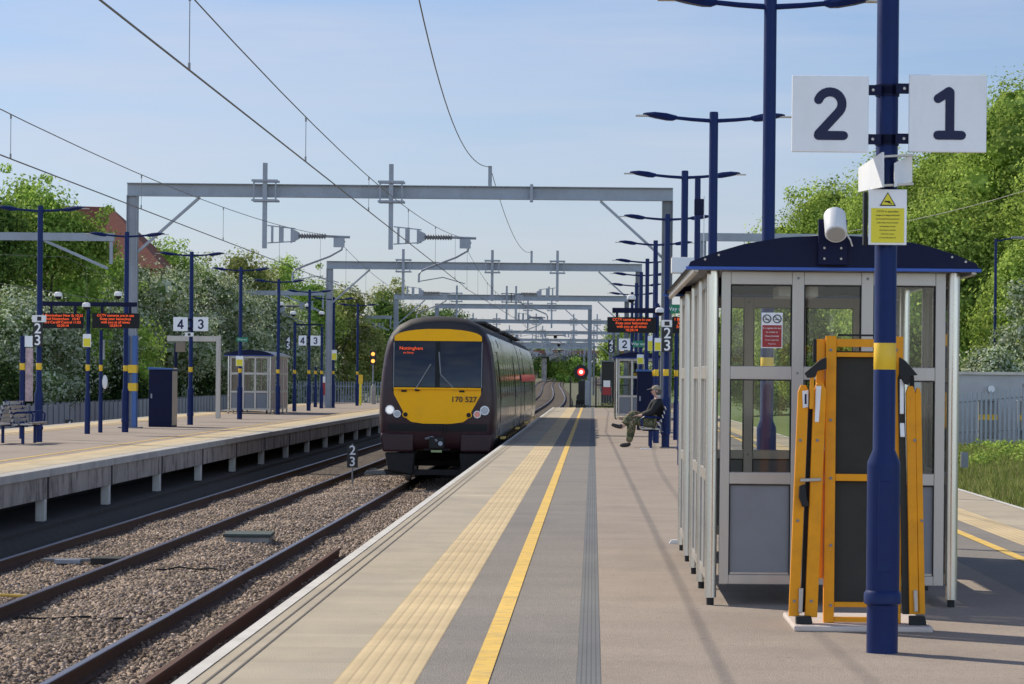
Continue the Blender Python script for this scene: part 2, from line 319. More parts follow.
# ------------------------------------------------------------------ geometry helpers
class MB:
    def __init__(s): s.v = []; s.f = []
    def quad(s, a, b, c, d):
        k = len(s.v); s.v += [tuple(a), tuple(b), tuple(c), tuple(d)]; s.f.append((k, k+1, k+2, k+3)); return s
    def box(s, x0, x1, y0, y1, z0, z1):
        k = len(s.v)
        s.v += [(x0, y0, z0), (x1, y0, z0), (x1, y1, z0), (x0, y1, z0), (x0, y0, z1), (x1, y0, z1), (x1, y1, z1), (x0, y1, z1)]
        s.f += [(k, k+3, k+2, k+1), (k+4, k+5, k+6, k+7), (k, k+1, k+5, k+4), (k+1, k+2, k+6, k+5), (k+2, k+3, k+7, k+6), (k+3, k, k+4, k+7)]
        return s
    def bar(s, p0, p1, w, h=None, up=(0, 0, 1)):
        """ rectangular bar between two points """
        h = h or w
        p0 = Vector(p0); p1 = Vector(p1); d = (p1 - p0).normalized(); u = Vector(up)
        if abs(d.dot(u)) > .99: u = Vector((0, 1, 0))
        sd = d.cross(u).normalized(); u = sd.cross(d).normalized()
        k = len(s.v)
        for p in (p0, p1):
            for a, b in ((-1, -1), (1, -1), (1, 1), (-1, 1)):
                s.v.append(tuple(p + sd * (a * w / 2) + u * (b * h / 2)))
        s.f += [(k, k+1, k+2, k+3), (k+7, k+6, k+5, k+4)] + [(k+i, k+4+i, k+4+(i+1) % 4, k+(i+1) % 4) for i in range(4)]
        return s
    def tube(s, pts, r, n=10, caps=True):
        rs = r if isinstance(r, (list, tuple)) else [r] * len(pts)
        pts = [Vector(p) for p in pts]; base = len(s.v); prev = None
        for i, p in enumerate(pts):
            if i == 0: d = pts[1] - p
            elif i == len(pts) - 1: d = p - pts[i-1]
            else: d = (pts[i+1] - pts[i-1])
            if d.length < 1e-9: d = prev or Vector((0, 0, 1))
            d = d.normalized(); prev = d
            u = Vector((0, 0, 1)) if abs(d.z) < .95 else Vector((0, 1, 0))
            a = d.cross(u).normalized(); b = a.cross(d).normalized()
            for j in range(n):
                t = 2 * math.pi * j / n
                s.v.append(tuple(p + a * math.cos(t) * rs[i] + b * math.sin(t) * rs[i]))
        for i in range(len(pts) - 1):
            for j in range(n):
                q = base + i * n
                s.f.append((q + j, q + (j+1) % n, q + n + (j+1) % n, q + n + j))
        if caps:
            s.f.append(tuple(base + j for j in range(n))[::-1])
            s.f.append(tuple(base + (len(pts)-1) * n + j for j in range(n)))
        return s
    def lathe(s, prof, n=20, c=(0, 0)):
        """ profile of (r,z) around vertical axis """
        k = len(s.v)
        for r, z in prof:
            for j in range(n):
                t = 2 * math.pi * j / n; s.v.append((c[0] + r * math.cos(t), c[1] + r * math.sin(t), z))
        for i in range(len(prof) - 1):
            for j in range(n):
                s.f.append((k + i*n + j, k + i*n + (j+1) % n, k + (i+1)*n + (j+1) % n, k + (i+1)*n + j))
        s.f.append(tuple(k + j for j in range(n))[::-1]); s.f.append(tuple(k + (len(prof)-1)*n + j for j in range(n)))
        return s
    def prism(s, poly, y0, y1, axis='y'):
        """ polygon in (a,b) extruded along axis """
        k = len(s.v); n = len(poly)
        for y in (y0, y1):
            for a, b in poly:
                s.v.append({'y': (a, y, b), 'x': (y, a, b), 'z': (a, b, y)}[axis])
        s.f.append(tuple(range(k, k+n))); s.f.append(tuple(range(k+2*n-1, k+n-1, -1)))
        for i in range(n): s.f.append((k+i, k+n+i, k+n+(i+1) % n, k+(i+1) % n))
        return s
    def grid(s, rows):
        k = len(s.v); m = len(rows[0])
        for r in rows: s.v += [tuple(p) for p in r]
        for i in range(len(rows)-1):
            for j in range(m-1):
                s.f.append((k+i*m+j, k+i*m+j+1, k+(i+1)*m+j+1, k+(i+1)*m+j))
        return s
    def sphere(s, c, r, n=12, sq=(1, 1, 1)):
        rows = []
        for i in range(n//2 + 1):
            a = math.pi * i / (n//2)
            rows.append([(c[0] + sq[0]*r*math.sin(a)*math.cos(2*math.pi*j/n), c[1] + sq[1]*r*math.sin(a)*math.sin(2*math.pi*j/n), c[2] + sq[2]*r*math.cos(a)) for j in range(n+1)])
        return s.grid(rows)
    def build(s, name, m, parent=None, smooth=False, bevel=0.0, world=False, seg=2, loc=None):
        off = Vector((0, 0, 0))
        if world and parent is not None:
            p = parent
            while p is not None: off += p.location; p = p.parent
        if loc is not None: off = Vector(loc)
        me = bpy.data.meshes.new(name)
        me.from_pydata([tuple(Vector(v) - off) for v in s.v], [], s.f)
        import bmesh
        bm = bmesh.new(); bm.from_mesh(me)
        bmesh.ops.recalc_face_normals(bm, faces=bm.faces)
        bm.to_mesh(me); bm.free()
        me.materials.append(m)
        o = bpy.data.objects.new(name, me); COL.objects.link(o)
        if parent is not None: o.parent = parent
        if loc is not None: o.location = loc
        if smooth:
            for p in me.polygons: p.use_smooth = True
            try: me.set_sharp_from_angle(angle=R(35))
            except Exception: pass
        if bevel > 0:
            b = o.modifiers.new('b', 'BEVEL'); b.width = bevel; b.segments = seg; b.limit_method = 'ANGLE'; b.angle_limit = R(40)
        return o

def tag(o, label=None, cat=None, group=None, kind=None):
    if label: o['label'] = label
    if cat: o['category'] = cat
    if group: o['group'] = group
    if kind: o['kind'] = kind
    return o
def thing(name, label, cat, loc=(0, 0, 0), rz=0, group=None):
    o = bpy.data.objects.new(name, None); COL.objects.link(o)
    o.location = loc; o.rotation_euler = (0, 0, rz); o.empty_display_size = .2
    return tag(o, label, cat, group)
def struct(name, mb, m, parent=None, **k):
    o = mb.build(name, m, parent, **k)
    if parent is None: o['kind'] = 'structure'
    return o
def copy_tree(o, parent=None):
    c = o.copy(); COL.objects.link(c); c.parent = parent
    for ch in list(o.children): copy_tree(ch, c)
    return c
def text(s, size, m, parent, loc, rot=(R(90), 0, 0), name='lettering', bold=0.0, ext=0.001, align='CENTER', wx=1.0, spacing=1.0):
    cu = bpy.data.curves.new('t', 'FONT'); cu.body = s; cu.size = size; cu.align_x = align; cu.align_y = 'CENTER'
    cu.offset = bold; cu.extrude = ext; cu.space_character = spacing; cu.resolution_u = 6
    to = bpy.data.objects.new('t', cu); COL.objects.link(to)
    dg = bpy.context.evaluated_depsgraph_get()
    me = bpy.data.meshes.new_from_object(to.evaluated_get(dg)); bpy.data.objects.remove(to); bpy.data.curves.remove(cu)
    me.materials.clear(); me.materials.append(m); me.name = name
    mt = Matrix.Translation(loc) @ Matrix.Rotation(rot[2], 4, 'Z') @ Matrix.Rotation(rot[0], 4, 'X') @ Matrix.Diagonal((wx, 1, 1, 1))
    me.transform(mt)
    o = bpy.data.objects.new(name, me); COL.objects.link(o); o.parent = parent
    return o
def pt(px, py, Y):
    """ the world point that a photo position has at distance Y """
    dx, dy = px - 594, py - 378
    u = dx + ROLL * dy; v = dy - ROLL * dx
    return Vector((u / F * Y, Y, EYE - v / F * Y))

# ------------------------------------------------------------------ camera, light, sky
cam = bpy.data.objects.new('camera', bpy.data.cameras.new('camera')); COL.objects.link(cam)
cam.data.sensor_width = 36; cam.data.lens = F / 1024 * 36; cam.data.clip_end = 8000; cam.data.clip_start = 0.5
cam.location = (0, 0, EYE); cam.rotation_euler = (Matrix.Rotation(ROLL, 3, 'Y').inverted() @ Matrix.Rotation(R(90), 3, 'X')).to_euler()
cam.data.shift_x = -81.3/1024; cam.data.shift_y = 36/1024
sc.camera = cam
cam.data.dof.use_dof = True; cam.data.dof.focus_distance = 32; cam.data.dof.aperture_fstop = 22

L = Vector((1.0, -0.82, -1.0)).normalized()      # direction the light travels
el = math.asin(-L.z); az = math.atan2(-L.x, -L.y)   # azimuth from +Y towards +X
sun = bpy.data.objects.new('sun', bpy.data.lights.new('sun', 'SUN')); COL.objects.link(sun)
sun.data.energy = 5.0; sun.data.angle = R(0.53); sun.data.color = (1.0, 0.92, 0.77)
sun.rotation_euler = L.to_track_quat('-Z', 'Y').to_euler(); sun.location = (-30, 40, 60)
w = bpy.data.worlds.new('World'); sc.world = w; w.use_nodes = True
n, l = w.node_tree.nodes, w.node_tree.links
bg = n['Background']; sky = n.new('ShaderNodeTexSky'); sky.sky_type = 'NISHITA'; sky.sun_disc = False
sky.sun_elevation = el; sky.sun_rotation = az; sky.air_density = 1.0; sky.dust_density = 0.6; sky.ozone_density = 2.5; sky.altitude = 100
tc = n.new('ShaderNodeTexCoord')
mp = n.new('ShaderNodeMapping'); mp.inputs['Scale'].default_value = (1.5, 1.5, 14); mp.inputs['Rotation'].default_value = (0, R(6), 0)
cl = n.new('ShaderNodeTexNoise'); cl.inputs['Scale'].default_value = 3.2; cl.inputs['Detail'].default_value = 5; cl.inputs['Roughness'].default_value = .55
l.new(tc.outputs['Generated'], mp.inputs[0]); l.new(mp.outputs[0], cl.inputs['Vector'])
mr = n.new('ShaderNodeMapRange'); mr.inputs[1].default_value = .42; mr.inputs[2].default_value = .75; mr.inputs[3].default_value = 0.0; mr.inputs[4].default_value = 0.55
l.new(cl.outputs[0], mr.inputs[0])
tint = n.new('ShaderNodeVectorMath'); tint.operation = 'MULTIPLY'; tint.inputs[1].default_value = (0.90, 0.92, 1.10)
l.new(sky.outputs[0], tint.inputs[0])
sz0 = n.new('ShaderNodeSeparateXYZ'); l.new(tc.outputs['Generated'], sz0.inputs[0])
hz = n.new('ShaderNodeMapRange'); hz.inputs[1].default_value = .0; hz.inputs[2].default_value = .13; l.new(sz0.outputs[2], hz.inputs[0])
tm = n.new('ShaderNodeMix'); tm.data_type = 'RGBA'; tm.inputs['A'].default_value = (.86, .915, 1.20, 1); tm.inputs['B'].default_value = (.87, .925, 1.15, 1)
l.new(hz.outputs[0], tm.inputs['Factor']); l.new(tm.outputs['Result'], tint.inputs[1])
mx = n.new('ShaderNodeMix'); mx.data_type = 'RGBA'; mx.inputs['B'].default_value = (6.9, 7.2, 8.3, 1)
l.new(mr.outputs[0], mx.inputs['Factor']); l.new(tint.outputs[0], mx.inputs['A'])
# added fill: sky brightened and warmed behind the camera, dimmed overhead
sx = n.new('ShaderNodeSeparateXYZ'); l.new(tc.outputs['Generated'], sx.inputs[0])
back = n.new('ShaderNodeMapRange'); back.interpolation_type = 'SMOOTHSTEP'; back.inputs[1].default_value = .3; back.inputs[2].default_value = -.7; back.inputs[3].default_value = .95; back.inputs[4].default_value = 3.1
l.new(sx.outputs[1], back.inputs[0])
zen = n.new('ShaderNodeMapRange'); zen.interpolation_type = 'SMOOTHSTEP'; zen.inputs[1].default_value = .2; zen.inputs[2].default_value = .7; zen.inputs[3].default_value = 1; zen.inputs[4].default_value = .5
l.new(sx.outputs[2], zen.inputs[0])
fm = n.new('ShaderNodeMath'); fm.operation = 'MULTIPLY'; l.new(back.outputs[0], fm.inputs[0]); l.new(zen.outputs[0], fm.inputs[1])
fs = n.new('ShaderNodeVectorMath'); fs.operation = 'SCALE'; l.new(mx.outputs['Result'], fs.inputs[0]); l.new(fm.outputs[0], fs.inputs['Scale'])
wm = n.new('ShaderNodeMix'); wm.data_type = 'RGBA'; wm.inputs['A'].default_value = (1, 1, 1, 1); wm.inputs['B'].default_value = (1.06, 1.0, .86, 1)
wf_ = n.new('ShaderNodeMapRange'); wf_.inputs[1].default_value = .2; wf_.inputs[2].default_value = -.6; l.new(sx.outputs[1], wf_.inputs[0]); l.new(wf_.outputs[0], wm.inputs['Factor'])
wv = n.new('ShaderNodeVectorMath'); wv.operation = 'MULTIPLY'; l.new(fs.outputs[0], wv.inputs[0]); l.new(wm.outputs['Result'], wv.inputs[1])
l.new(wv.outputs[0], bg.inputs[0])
bg.inputs[1].default_value = 0.10
sc.view_settings.view_transform = 'Standard'; sc.view_settings.look = 'None'; sc.view_settings.exposure = 0
sc.cycles.use_denoising = True
sc.cycles.max_bounces = 8; sc.cycles.transparent_max_bounces = 16

# ------------------------------------------------------------------ ground and track beds
def spline(P):
    xs = [p[0] for p in P]; ys = [p[1] for p in P]
    m_ = [0.0] + [(ys[i+1]-ys[i-1])/(xs[i+1]-xs[i-1]) for i in range(1, len(P)-1)] + [(ys[-1]-ys[-2])/(xs[-1]-xs[-2])]
    def f(x):
        if x <= xs[0]: return ys[0]
        if x >= xs[-1]: return ys[-1] + m_[-1]*(x-xs[-1])
        i = max(k for k in range(len(xs)-1) if xs[k] <= x); h = xs[i+1]-xs[i]; t = (x-xs[i])/h
        return (2*t**3-3*t*t+1)*ys[i] + (t**3-2*t*t+t)*h*m_[i] + (3*t*t-2*t**3)*ys[i+1] + (t**3-t*t)*h*m_[i+1]
    return f
curve_x = spline([(240, 0), (360, -.5), (500, -2.2), (620, -4), (740, -5), (860, -4.2), (1000, -.8), (1200, 6), (1500, 22)])
grade = spline([(260, 0), (400, .1), (560, .6), (740, 1.46), (950, 3), (1200, 5.1), (1500, 7.5)])
YS = [-20, 10, 30, 50, 80, 120, 160, 200, 240] + list(range(260, 1500, 20))
gnd = MB().grid([[(x, y, -1.32 + grade(min(y, 1600))) for x in (-3000, -400, -60, -20, 0, 20, 60, 400, 3000)] for y in (-200, 0, 100, 200, 300, 400, 500, 600, 700, 800, 900, 1000, 1100, 1200, 1400, 1600, 3000, 6000)])
struct('ground', gnd, G['ground'])
def bed(name, prof, m, ys=YS):
    rows = [[(x + curve_x(y), y, z + grade(y)) for x, z in prof] for y in ys]
    return struct(name, MB().grid(rows), m)
bed('ballast_bed', [(-8.6, -1.16), (-8.2, -1.13), (-7.9, -1.08), (-5.9, -1.08), (-5.4, -1.03), (-4.9, -1.03), (-4.5, -1.085), (-2.7, -1.085), (-2.3, -1.12), (-2.0, -1.14)], G['ballast'])
bed('left_ballast_bed', [(-23, -1.3), (-22.4, -1.12), (-18.9, -1.09), (-16, -1.09), (-15.0, -1.2)], G['ballast'])
bed('right_ballast_bed', [(5.0, -1.13), (5.5, -1.08), (8.2, -1.08), (8.9, -1.16)], G['ballast'])
bank = MB().grid([[(x, y, z) for x, z in ((8.5, -1.2), (8.9, -1.05), (9.6, -0.92), (11.5, -0.78), (14, -0.68), (30, -0.6), (60, -0.7))] for y in (20, 60, 90, 110, 160, 260, 420)])
struct('grass_bank', bank, mat('grass_earth', (0.10, 0.15, 0.035), 0.95, var=0.35, scale=2, bump=0.5, bscale=20))

RAIL = [(-.07, 0), (.07, 0), (.07, .012), (.012, .03), (.010, .115), (.035, .125), (.036, .15), (.028, .159), (-.028, .159), (-.036, .15), (-.035, .125), (-.010, .115), (-.012, .03), (-.07, .012)]
def rail_mb(x, ys, z0=-1.074, curved=True):
    mb = MB(); k = 0; m = len(RAIL)
    for y in ys:
        cx = curve_x(y) if curved else 0; gz = grade(y) if curved else 0
        mb.v += [(a + cx, y, b + gz) for a, b in RAIL]
    for i in range(len(ys)-1):
        for j in range(m):
            mb.f.append((i*m+j, i*m+(j+1) % m, (i+1)*m+(j+1) % m, (i+1)*m+j))
    mb.f.append(tuple(range(m))); mb.f.append(tuple((len(ys)-1)*m + j for j in range(m)))
    return mb
def track(name, label, xc, m):
    t = thing(name, label, 'railway track', (xc, 0, -1.074)); t['kind'] = 'structure'
    if 'category' in t: del t['category']
    for sx in (-1, 1):
        ro = rail_mb(0, YS).build('rail', m, t, smooth=False); ro.location.x = sx * 0.753
    return t
track('railway_track', 'near railway track beside the main platform, shiny left rail', -3.5, G['rail'])
track('railway_track', 'second railway track beside the left platform', -6.86, G['rail2'])
track('railway_track', 'far left railway track behind the left platform', -17.2, G['rail2'])
track('railway_track', 'right railway track on the far side of the main platform', 6.6, G['rail2'])

# loose stones (nobody could count them)
def stones(name, xs, ys, n, smin, smax, seed, mounds=None):
    rg = np.random.default_rng(seed)
    x = rg.uniform(xs[0], xs[1], n); y = ys[0] + (ys[1]-ys[0]) * rg.uniform(0, 1, n) ** 1.25
    z = np.interp(x, [-8.4, -7.9, -5.9, -5.4, -4.9, -4.5, -2.7, -2.2], [-1.13, -1.08, -1.08, -1.03, -1.03, -1.085, -1.085, -1.12]) + rg.uniform(-.018, .012, n)
    z += 0.012 * np.sin(x*3.1 + y*.7) + 0.012*np.sin(y*1.3 - x*2)
    s = rg.uniform(smin, smax, n)
    cube = np.array([[-1, -1, -1], [1, -1, -1], [1, 1, -1], [-1, 1, -1], [-1, -1, 1], [1, -1, 1], [1, 1, 1], [-1, 1, 1]], float)
    v = cube[None] * rg.uniform(.45, 1.0, (n, 8, 3)) * np.stack([rg.uniform(.7, 1.2, n), rg.uniform(.7, 1.2, n), rg.uniform(.5, .9, n)], 1)[:, None]
    q = rg.normal(size=(n, 4)); q /= np.linalg.norm(q, axis=1)[:, None]
    a, b, c, d_ = q.T
    Rm = np.stack([1-2*(c*c+d_*d_), 2*(b*c-a*d_), 2*(b*d_+a*c), 2*(b*c+a*d_), 1-2*(b*b+d_*d_), 2*(c*d_-a*b), 2*(b*d_-a*c), 2*(c*d_+a*b), 1-2*(b*b+c*c)], 1).reshape(n, 3, 3)
    v = np.einsum('nij,nkj->nki', Rm, v) * (s * .5)[:, None, None] + np.stack([x, y, z], 1)[:, None]
    fc = np.array([[0, 3, 2, 1], [4, 5, 6, 7], [0, 1, 5, 4], [1, 2, 6, 5], [2, 3, 7, 6], [3, 0, 4, 7]])
    fi = (fc[None] + (np.arange(n) * 8)[:, None, None]).reshape(-1)
    return mesh_np(name, v.reshape(-1, 3), fi, 4, G['stone'])
def mesh_np(name, v, fi, k, m, parent=None, smooth=False):
    me = bpy.data.meshes.new(name); nf = len(fi)//k
    me.vertices.add(len(v)); me.vertices.foreach_set('co', v.astype(np.float32).ravel())
    me.loops.add(len(fi)); me.loops.foreach_set('vertex_index', fi.astype(np.int32))
    me.polygons.add(nf); me.polygons.foreach_set('loop_start', np.arange(0, len(fi), k, dtype=np.int32))
    try: me.polygons.foreach_set('loop_total', np.full(nf, k, dtype=np.int32))
    except Exception: pass
    me.update(calc_edges=True); me.validate(); me.materials.append(m)
    o = bpy.data.objects.new(name, me); COL.objects.link(o)
    if parent: o.parent = parent
    return o
tag(stones('ballast_stones', (-8.2, -2.25), (22, 78), 200000, .03, .07, 3), 'pale grey and brown ballast stones between and around the rails', 'ballast', kind='stuff')

# ------------------------------------------------------------------ platforms
def sheet(name, x0, x1, y0, y1, z, m, parent=None, n=24):
    return struct(name, MB().grid([[(x0, y0 + (y1-y0)*i/n, z), (x1, y0 + (y1-y0)*i/n, z)] for i in range(n+1)]), m, parent)
PY0, PY1 = -8, 156
XR = 5.13; XL = -2.03
pf = MB().box(XL+.04, XR-.04, PY0, PY1, -.62, -.012).build('platform', G['stained']); pf['kind'] = 'structure'
MB().box(XL+.35, XR-.35, PY0, PY1, -1.3, -.621).build('foundation', G['void'], pf)
MB().box(XL, XL+.5, PY0, PY1, -.115, -.004).build('edge_slab', G['concrete'], pf, bevel=.012)
MB().box(XR-.5, XR, PY0, PY1, -.115, -.004).build('edge_slab', G['concrete'], pf, bevel=.012)
sheet('surface_beige_slabs', XL+.004, -1.255, PY0, PY1, 0, G['slab'])
sheet('surface_tactile_paving', -1.255, -.857, PY0, PY1, .001, G['tactile'])
sheet('surface_grey_asphalt', -.857, -.07, PY0, PY1, 0, G['grey_tarmac'])
sheet('surface_drain_strip', -.07, .053, PY0, PY1, .001, G['ribbed'])
sheet('surface_brown_asphalt', .053, 3.05, PY0, PY1, 0, G['tarmac'])
sheet('surface_grey_asphalt', 3.05, 3.96, PY0, PY1, 0, G['grey_tarmac'])
sheet('surface_tactile_paving', 3.96, 4.35, PY0, PY1, .001, G['tactile'])
sheet('surface_beige_slabs', 4.35, XR-.004, PY0, PY1, 0, G['slab'])
sheet('marking_white_edge', XL+.005, XL+.082, PY0, PY1, .005, G['white_line'])
sheet('marking_white_edge', XR-.082, XR-.005, PY0, PY1, .005, G['white_line'])
for gx in (.155, .235):
    sheet('edge_groove', XL+gx-.006, XL+gx+.006, PY0, PY1, .004, G['groove'])
sheet('marking_yellow_line', -.604, -.50, PY0, PY1, .005, G['yellow_line'])
sheet('marking_yellow_line', 3.60, 3.70, PY0, PY1, .005, G['yellow_line'])
# manhole cover in the foreground
mh = pt(806, 684, 15.4); 
tag(MB().lathe([(.30, .001), (.30, .008), (.27, .010)], 28, (pt(805, 690, 15.0).x, 14.9)).build('manhole_cover', G['plinth']), 'pale round cover set flush in the asphalt at the bottom edge', 'manhole cover')

# left platform
LX0, LX1, LY0, LY1 = -15.7, -8.47, 20, 172
pl = MB().box(LX0+.04, LX1-.06, LY0, LY1, -.47, -.012).build('left_platform', G['stained']); pl['kind'] = 'structure'
MB().box(LX1-.32, LX1-.02, LY0, LY1, -.13, .0).build('edge_coping', joints(mat('coping_concrete', (0.42, 0.40, 0.37), .9, var=.12, scale=3, dirt=(.2, .18, .17), dirt_amt=.5, dirt_scale=1), 2.0, .02, .5), pl, bevel=.015)
MB().box(LX0+.02, LX0+.3, LY0, LY1, -.13, .0).build('edge_coping', G['concrete'], pl, bevel=.015)
MB().box(LX0+1.2, LX1-1.3, LY0, LY1, -1.3, -.471).build('back_wall', G['void'], pl)
for i in range(22):
    y = 29.2 + i * 6.42
    MB().box(LX1-.062, LX1-.056, y+.05, y+.22, -.465, -.135).build('panel_joint', G['void'], pl)
    MB().box(LX1-.22, LX1-.07, y-.09, y+.09, -1.25, -.471).build('support_post', G['paleconc'], pl, bevel=.01)
G['slab2'] = joints(mat('yellowish_slab', (0.50, 0.41, 0.27), .88, var=.08, scale=2, dirt=(.38, .31, .2), dirt_amt=.5), .9, .012, .8)
sheet('left_surface_slabs', -9.25, LX1-.321, LY0, LY1, 0, G['slab2'])
sheet('left_surface_tactile', -9.66, -9.25, LY0, LY1, .001, G['tactile'])
sheet('left_surface_brown_asphalt', -14.5, -9.66, LY0, LY1, 0, G['tarmac'])
sheet('left_surface_tactile', -14.95, -14.5, LY0, LY1, .001, G['tactile'])
sheet('left_surface_slabs', LX0+.301, -14.95, LY0, LY1, 0, G['slab2'])
sheet('left_marking_yellow', -10.03, -9.95, LY0, LY1, .005, G['yellow_line'])
sheet('left_marking_yellow', -14.2, -14.1, LY0, LY1, .005, G['yellow_line'])
# concrete cable trough along the foot of the left platform
bed('platform_shoulder', [(-9.9, -.80), (-8.5, -.82), (-8.2, -.90), (-7.95, -1.09)], G['dirt'], ys=[20, 60, 100, 140, 172])
struct('cable_trough', MB().box(-8.50, -8.28, 22, 172, -.93, -.80), G['dirt'], bevel=.01)

# rusty spare rail lying in the four-foot
rr = rail_mb(0, [0, 16, 33.7], curved=False).build('spare_rail', G['rust']); rr.location = (-3.47, 10, -1.085); rr.rotation_euler = (0, 0, R(.17))
tag(rr, 'rusty loose rail lying between the rails of the near track', 'rail')
# small things on the ballast
t = thing('cable_box', 'flat dark green lid on the ballast between the two tracks', 'cable box', (-5.17, 46.8, -1.03), R(2))
MB().box(-.33, .33, -.45, .45, -.05, .10).build('box', G['concrete'], t, bevel=.01)
MB().box(-.36, .36, -.48, .48, .102, .15).build('lid', G['greenlid'], t, bevel=.012)
t = thing('track_equipment', 'grey metal rod and plate fixed across the second track', 'track equipment', (-6.72, 41.5, -1.05))
MB().box(-.62, .62, -.06, .06, .03, .07).build('rod', G['steel_dark'], t, bevel=.01)
MB().box(.05, .45, -.25, .25, .0, .09).build('plate', G['darkpanel'], t, bevel=.01)
MB().box(-.45, -.1, -.16, .10, .0, .06).build('bracket', G['steel'], t, bevel=.01)
t = thing('yellow_cable', 'thin yellow rod lying across the second track at the left edge', 'cable', (-6.5, 34.8, -1.03))
MB().tube([(-.7, 0, .02), (-.2, .02, .03), (.35, 0, .02)], .018).build('rod', G['yellow_line'], t)
t = thing('concrete_block', 'pale concrete block on the ballast beside the train front', 'concrete block', (-5.45, 80, -1.04), R(4))
MB().prism([(-.45, 0), (.45, 0), (.36, .14), (-.38, .10)], -.16, .16).build('block', G['concrete'], t, bevel=.01)
MB().tube([(-.3, 0, .10), (-.3, 0, .15), (-.1, 0, .15)], .012).build('clip', G['steel_dark'], t)
# black cable draped on ballast
tag(MB().tube([(-4.95 + .3*math.sin(i*.9) - i*.05, 31.5 + .02*i, -1.0 + .015*math.sin(i)) for i in range(14)], .012, 6).build('ballast_cable', G['rubber']), 'short black cable lying on the ballast in front of the near rail', 'cable')
tag(MB().tube([(-4.8 - i*.13, 39.8 + .05*i*(1 if i < 5 else -.2), -1.0 + .012*math.sin(i*2)) for i in range(7)], .012, 6).build('ballast_cable', G['rubber']), 'short black cable lying on the ballast behind the other one', 'cable')

# ------------------------------------------------------------------ lamp columns
def lamp_column(first_label):
    t = thing('lamp_column', first_label, 'lamp post', (0, 0, 0))
    MB().lathe([(.087, 0), (.087, .27), (.092, .34), (.092, 1.03), (.091, 1.05), (.062, 1.12), (.060, 5.1), (.055, 5.12)], 24).build('column', G['blue'], t, smooth=True)
    MB().lathe([(.090, .265), (.104, .275), (.104, .325), (.093, .345)], 24).build('collar', G['blue'], t, smooth=True)
    MB().lathe([(.0605, 1.56), (.0618, 1.562), (.0618, 1.708), (.0605, 1.71)], 24).build('yellow_band', G['yellow'], t, smooth=True)
    MB().box(-.035, .035, -.0945, -.085, .45, .95).build('access_door', G['blue'], t, bevel=.004)
    for s in (-1, 1):
        a = MB().tube([(s*.05, 0, 5.0), (s*.3, 0, 5.015), (s*.56, 0, 5.04)], [.028, .026, .024], 10).build('arm', G['blue'], t, smooth=True)
        lum = MB()
        secs = [(.50, .030, 5.015, 5.065), (.56, .05, 4.995, 5.08), (.64, .09, 5.0, 5.10), (.80, .11, 5.03, 5.115), (.92, .10, 5.06, 5.105), (.96, .08, 5.07, 5.095)]
        rows = []
        for x, hw, z0, z1 in secs:
            zm = (z0+z1)/2
            rows.append([(s*x, -hw, zm), (s*x, -hw*.75, z1-.01), (s*x, 0, z1), (s*x, hw*.75, z1-.01), (s*x, hw, zm), (s*x, hw*.7, z0), (s*x, 0, z0-.002), (s*x, -hw*.7, z0), (s*x, -hw, zm)])
        lum.grid(rows)
        lum.f.append(tuple(range(8))); k = 9*(len(secs)-1); lum.f.append(tuple(range(k, k+8)))
        lo = lum.build('lamp_head', G['blue'], t, smooth=True)
        MB().box(min(s*.66, s*1.06), max(s*.66, s*1.06), -.075, .075, 5.052, 5.068).build('lamp_lens', G['alu'], lo)
    return t
ORD = ['nearest', 'second', 'third', 'fourth', 'fifth', 'sixth', 'seventh', 'eighth', 'ninth', 'tenth']
rl = [(1.607, 17.1), (1.63, 29.1), (1.6, 42.0), (1.56, 53.9), (1.6, 68.2), (1.6, 81.2), (1.6, 93.6), (1.6, 105.5), (1.6, 117.5), (1.6, 130)]
rlab = ['nearest blue lamp column, in front, carrying the 2 and 1 platform signs', 'second blue twin-arm lamp column, rising behind the glass shelter',
        'third blue lamp column of the right row, just behind the shelter roof'] + \
       ['%s blue twin-arm lamp column from the front in the row on the main platform' % o for o in ORD[3:]]
lp = lamp_column(rlab[0])
lamps = []
for i, (x, y) in enumerate(rl):
    o = lp if i == 0 else copy_tree(lp)
    o.location = (x, y, 0); o['label'] = rlab[i]; o['group'] = 'twin-arm lamp columns on the main platform'
ll = [(-12.0, 67.1), (-11.95, 79.2), (-11.9, 91.6), (-11.9, 104.4), (-11.9, 117), (-12.0, 130.8), (-12.0, 143), (-11.8, 155)]
for i, (x, y) in enumerate(ll):
    o = copy_tree(lp); o.location = (x, y, 0)
    o['label'] = '%s blue twin-arm lamp column from the left in the row on the left platform' % ['first', 'second', 'third', 'fourth', 'fifth', 'sixth', 'seventh', 'eighth'][i]
    o['group'] = 'twin-arm lamp columns on the left platform'

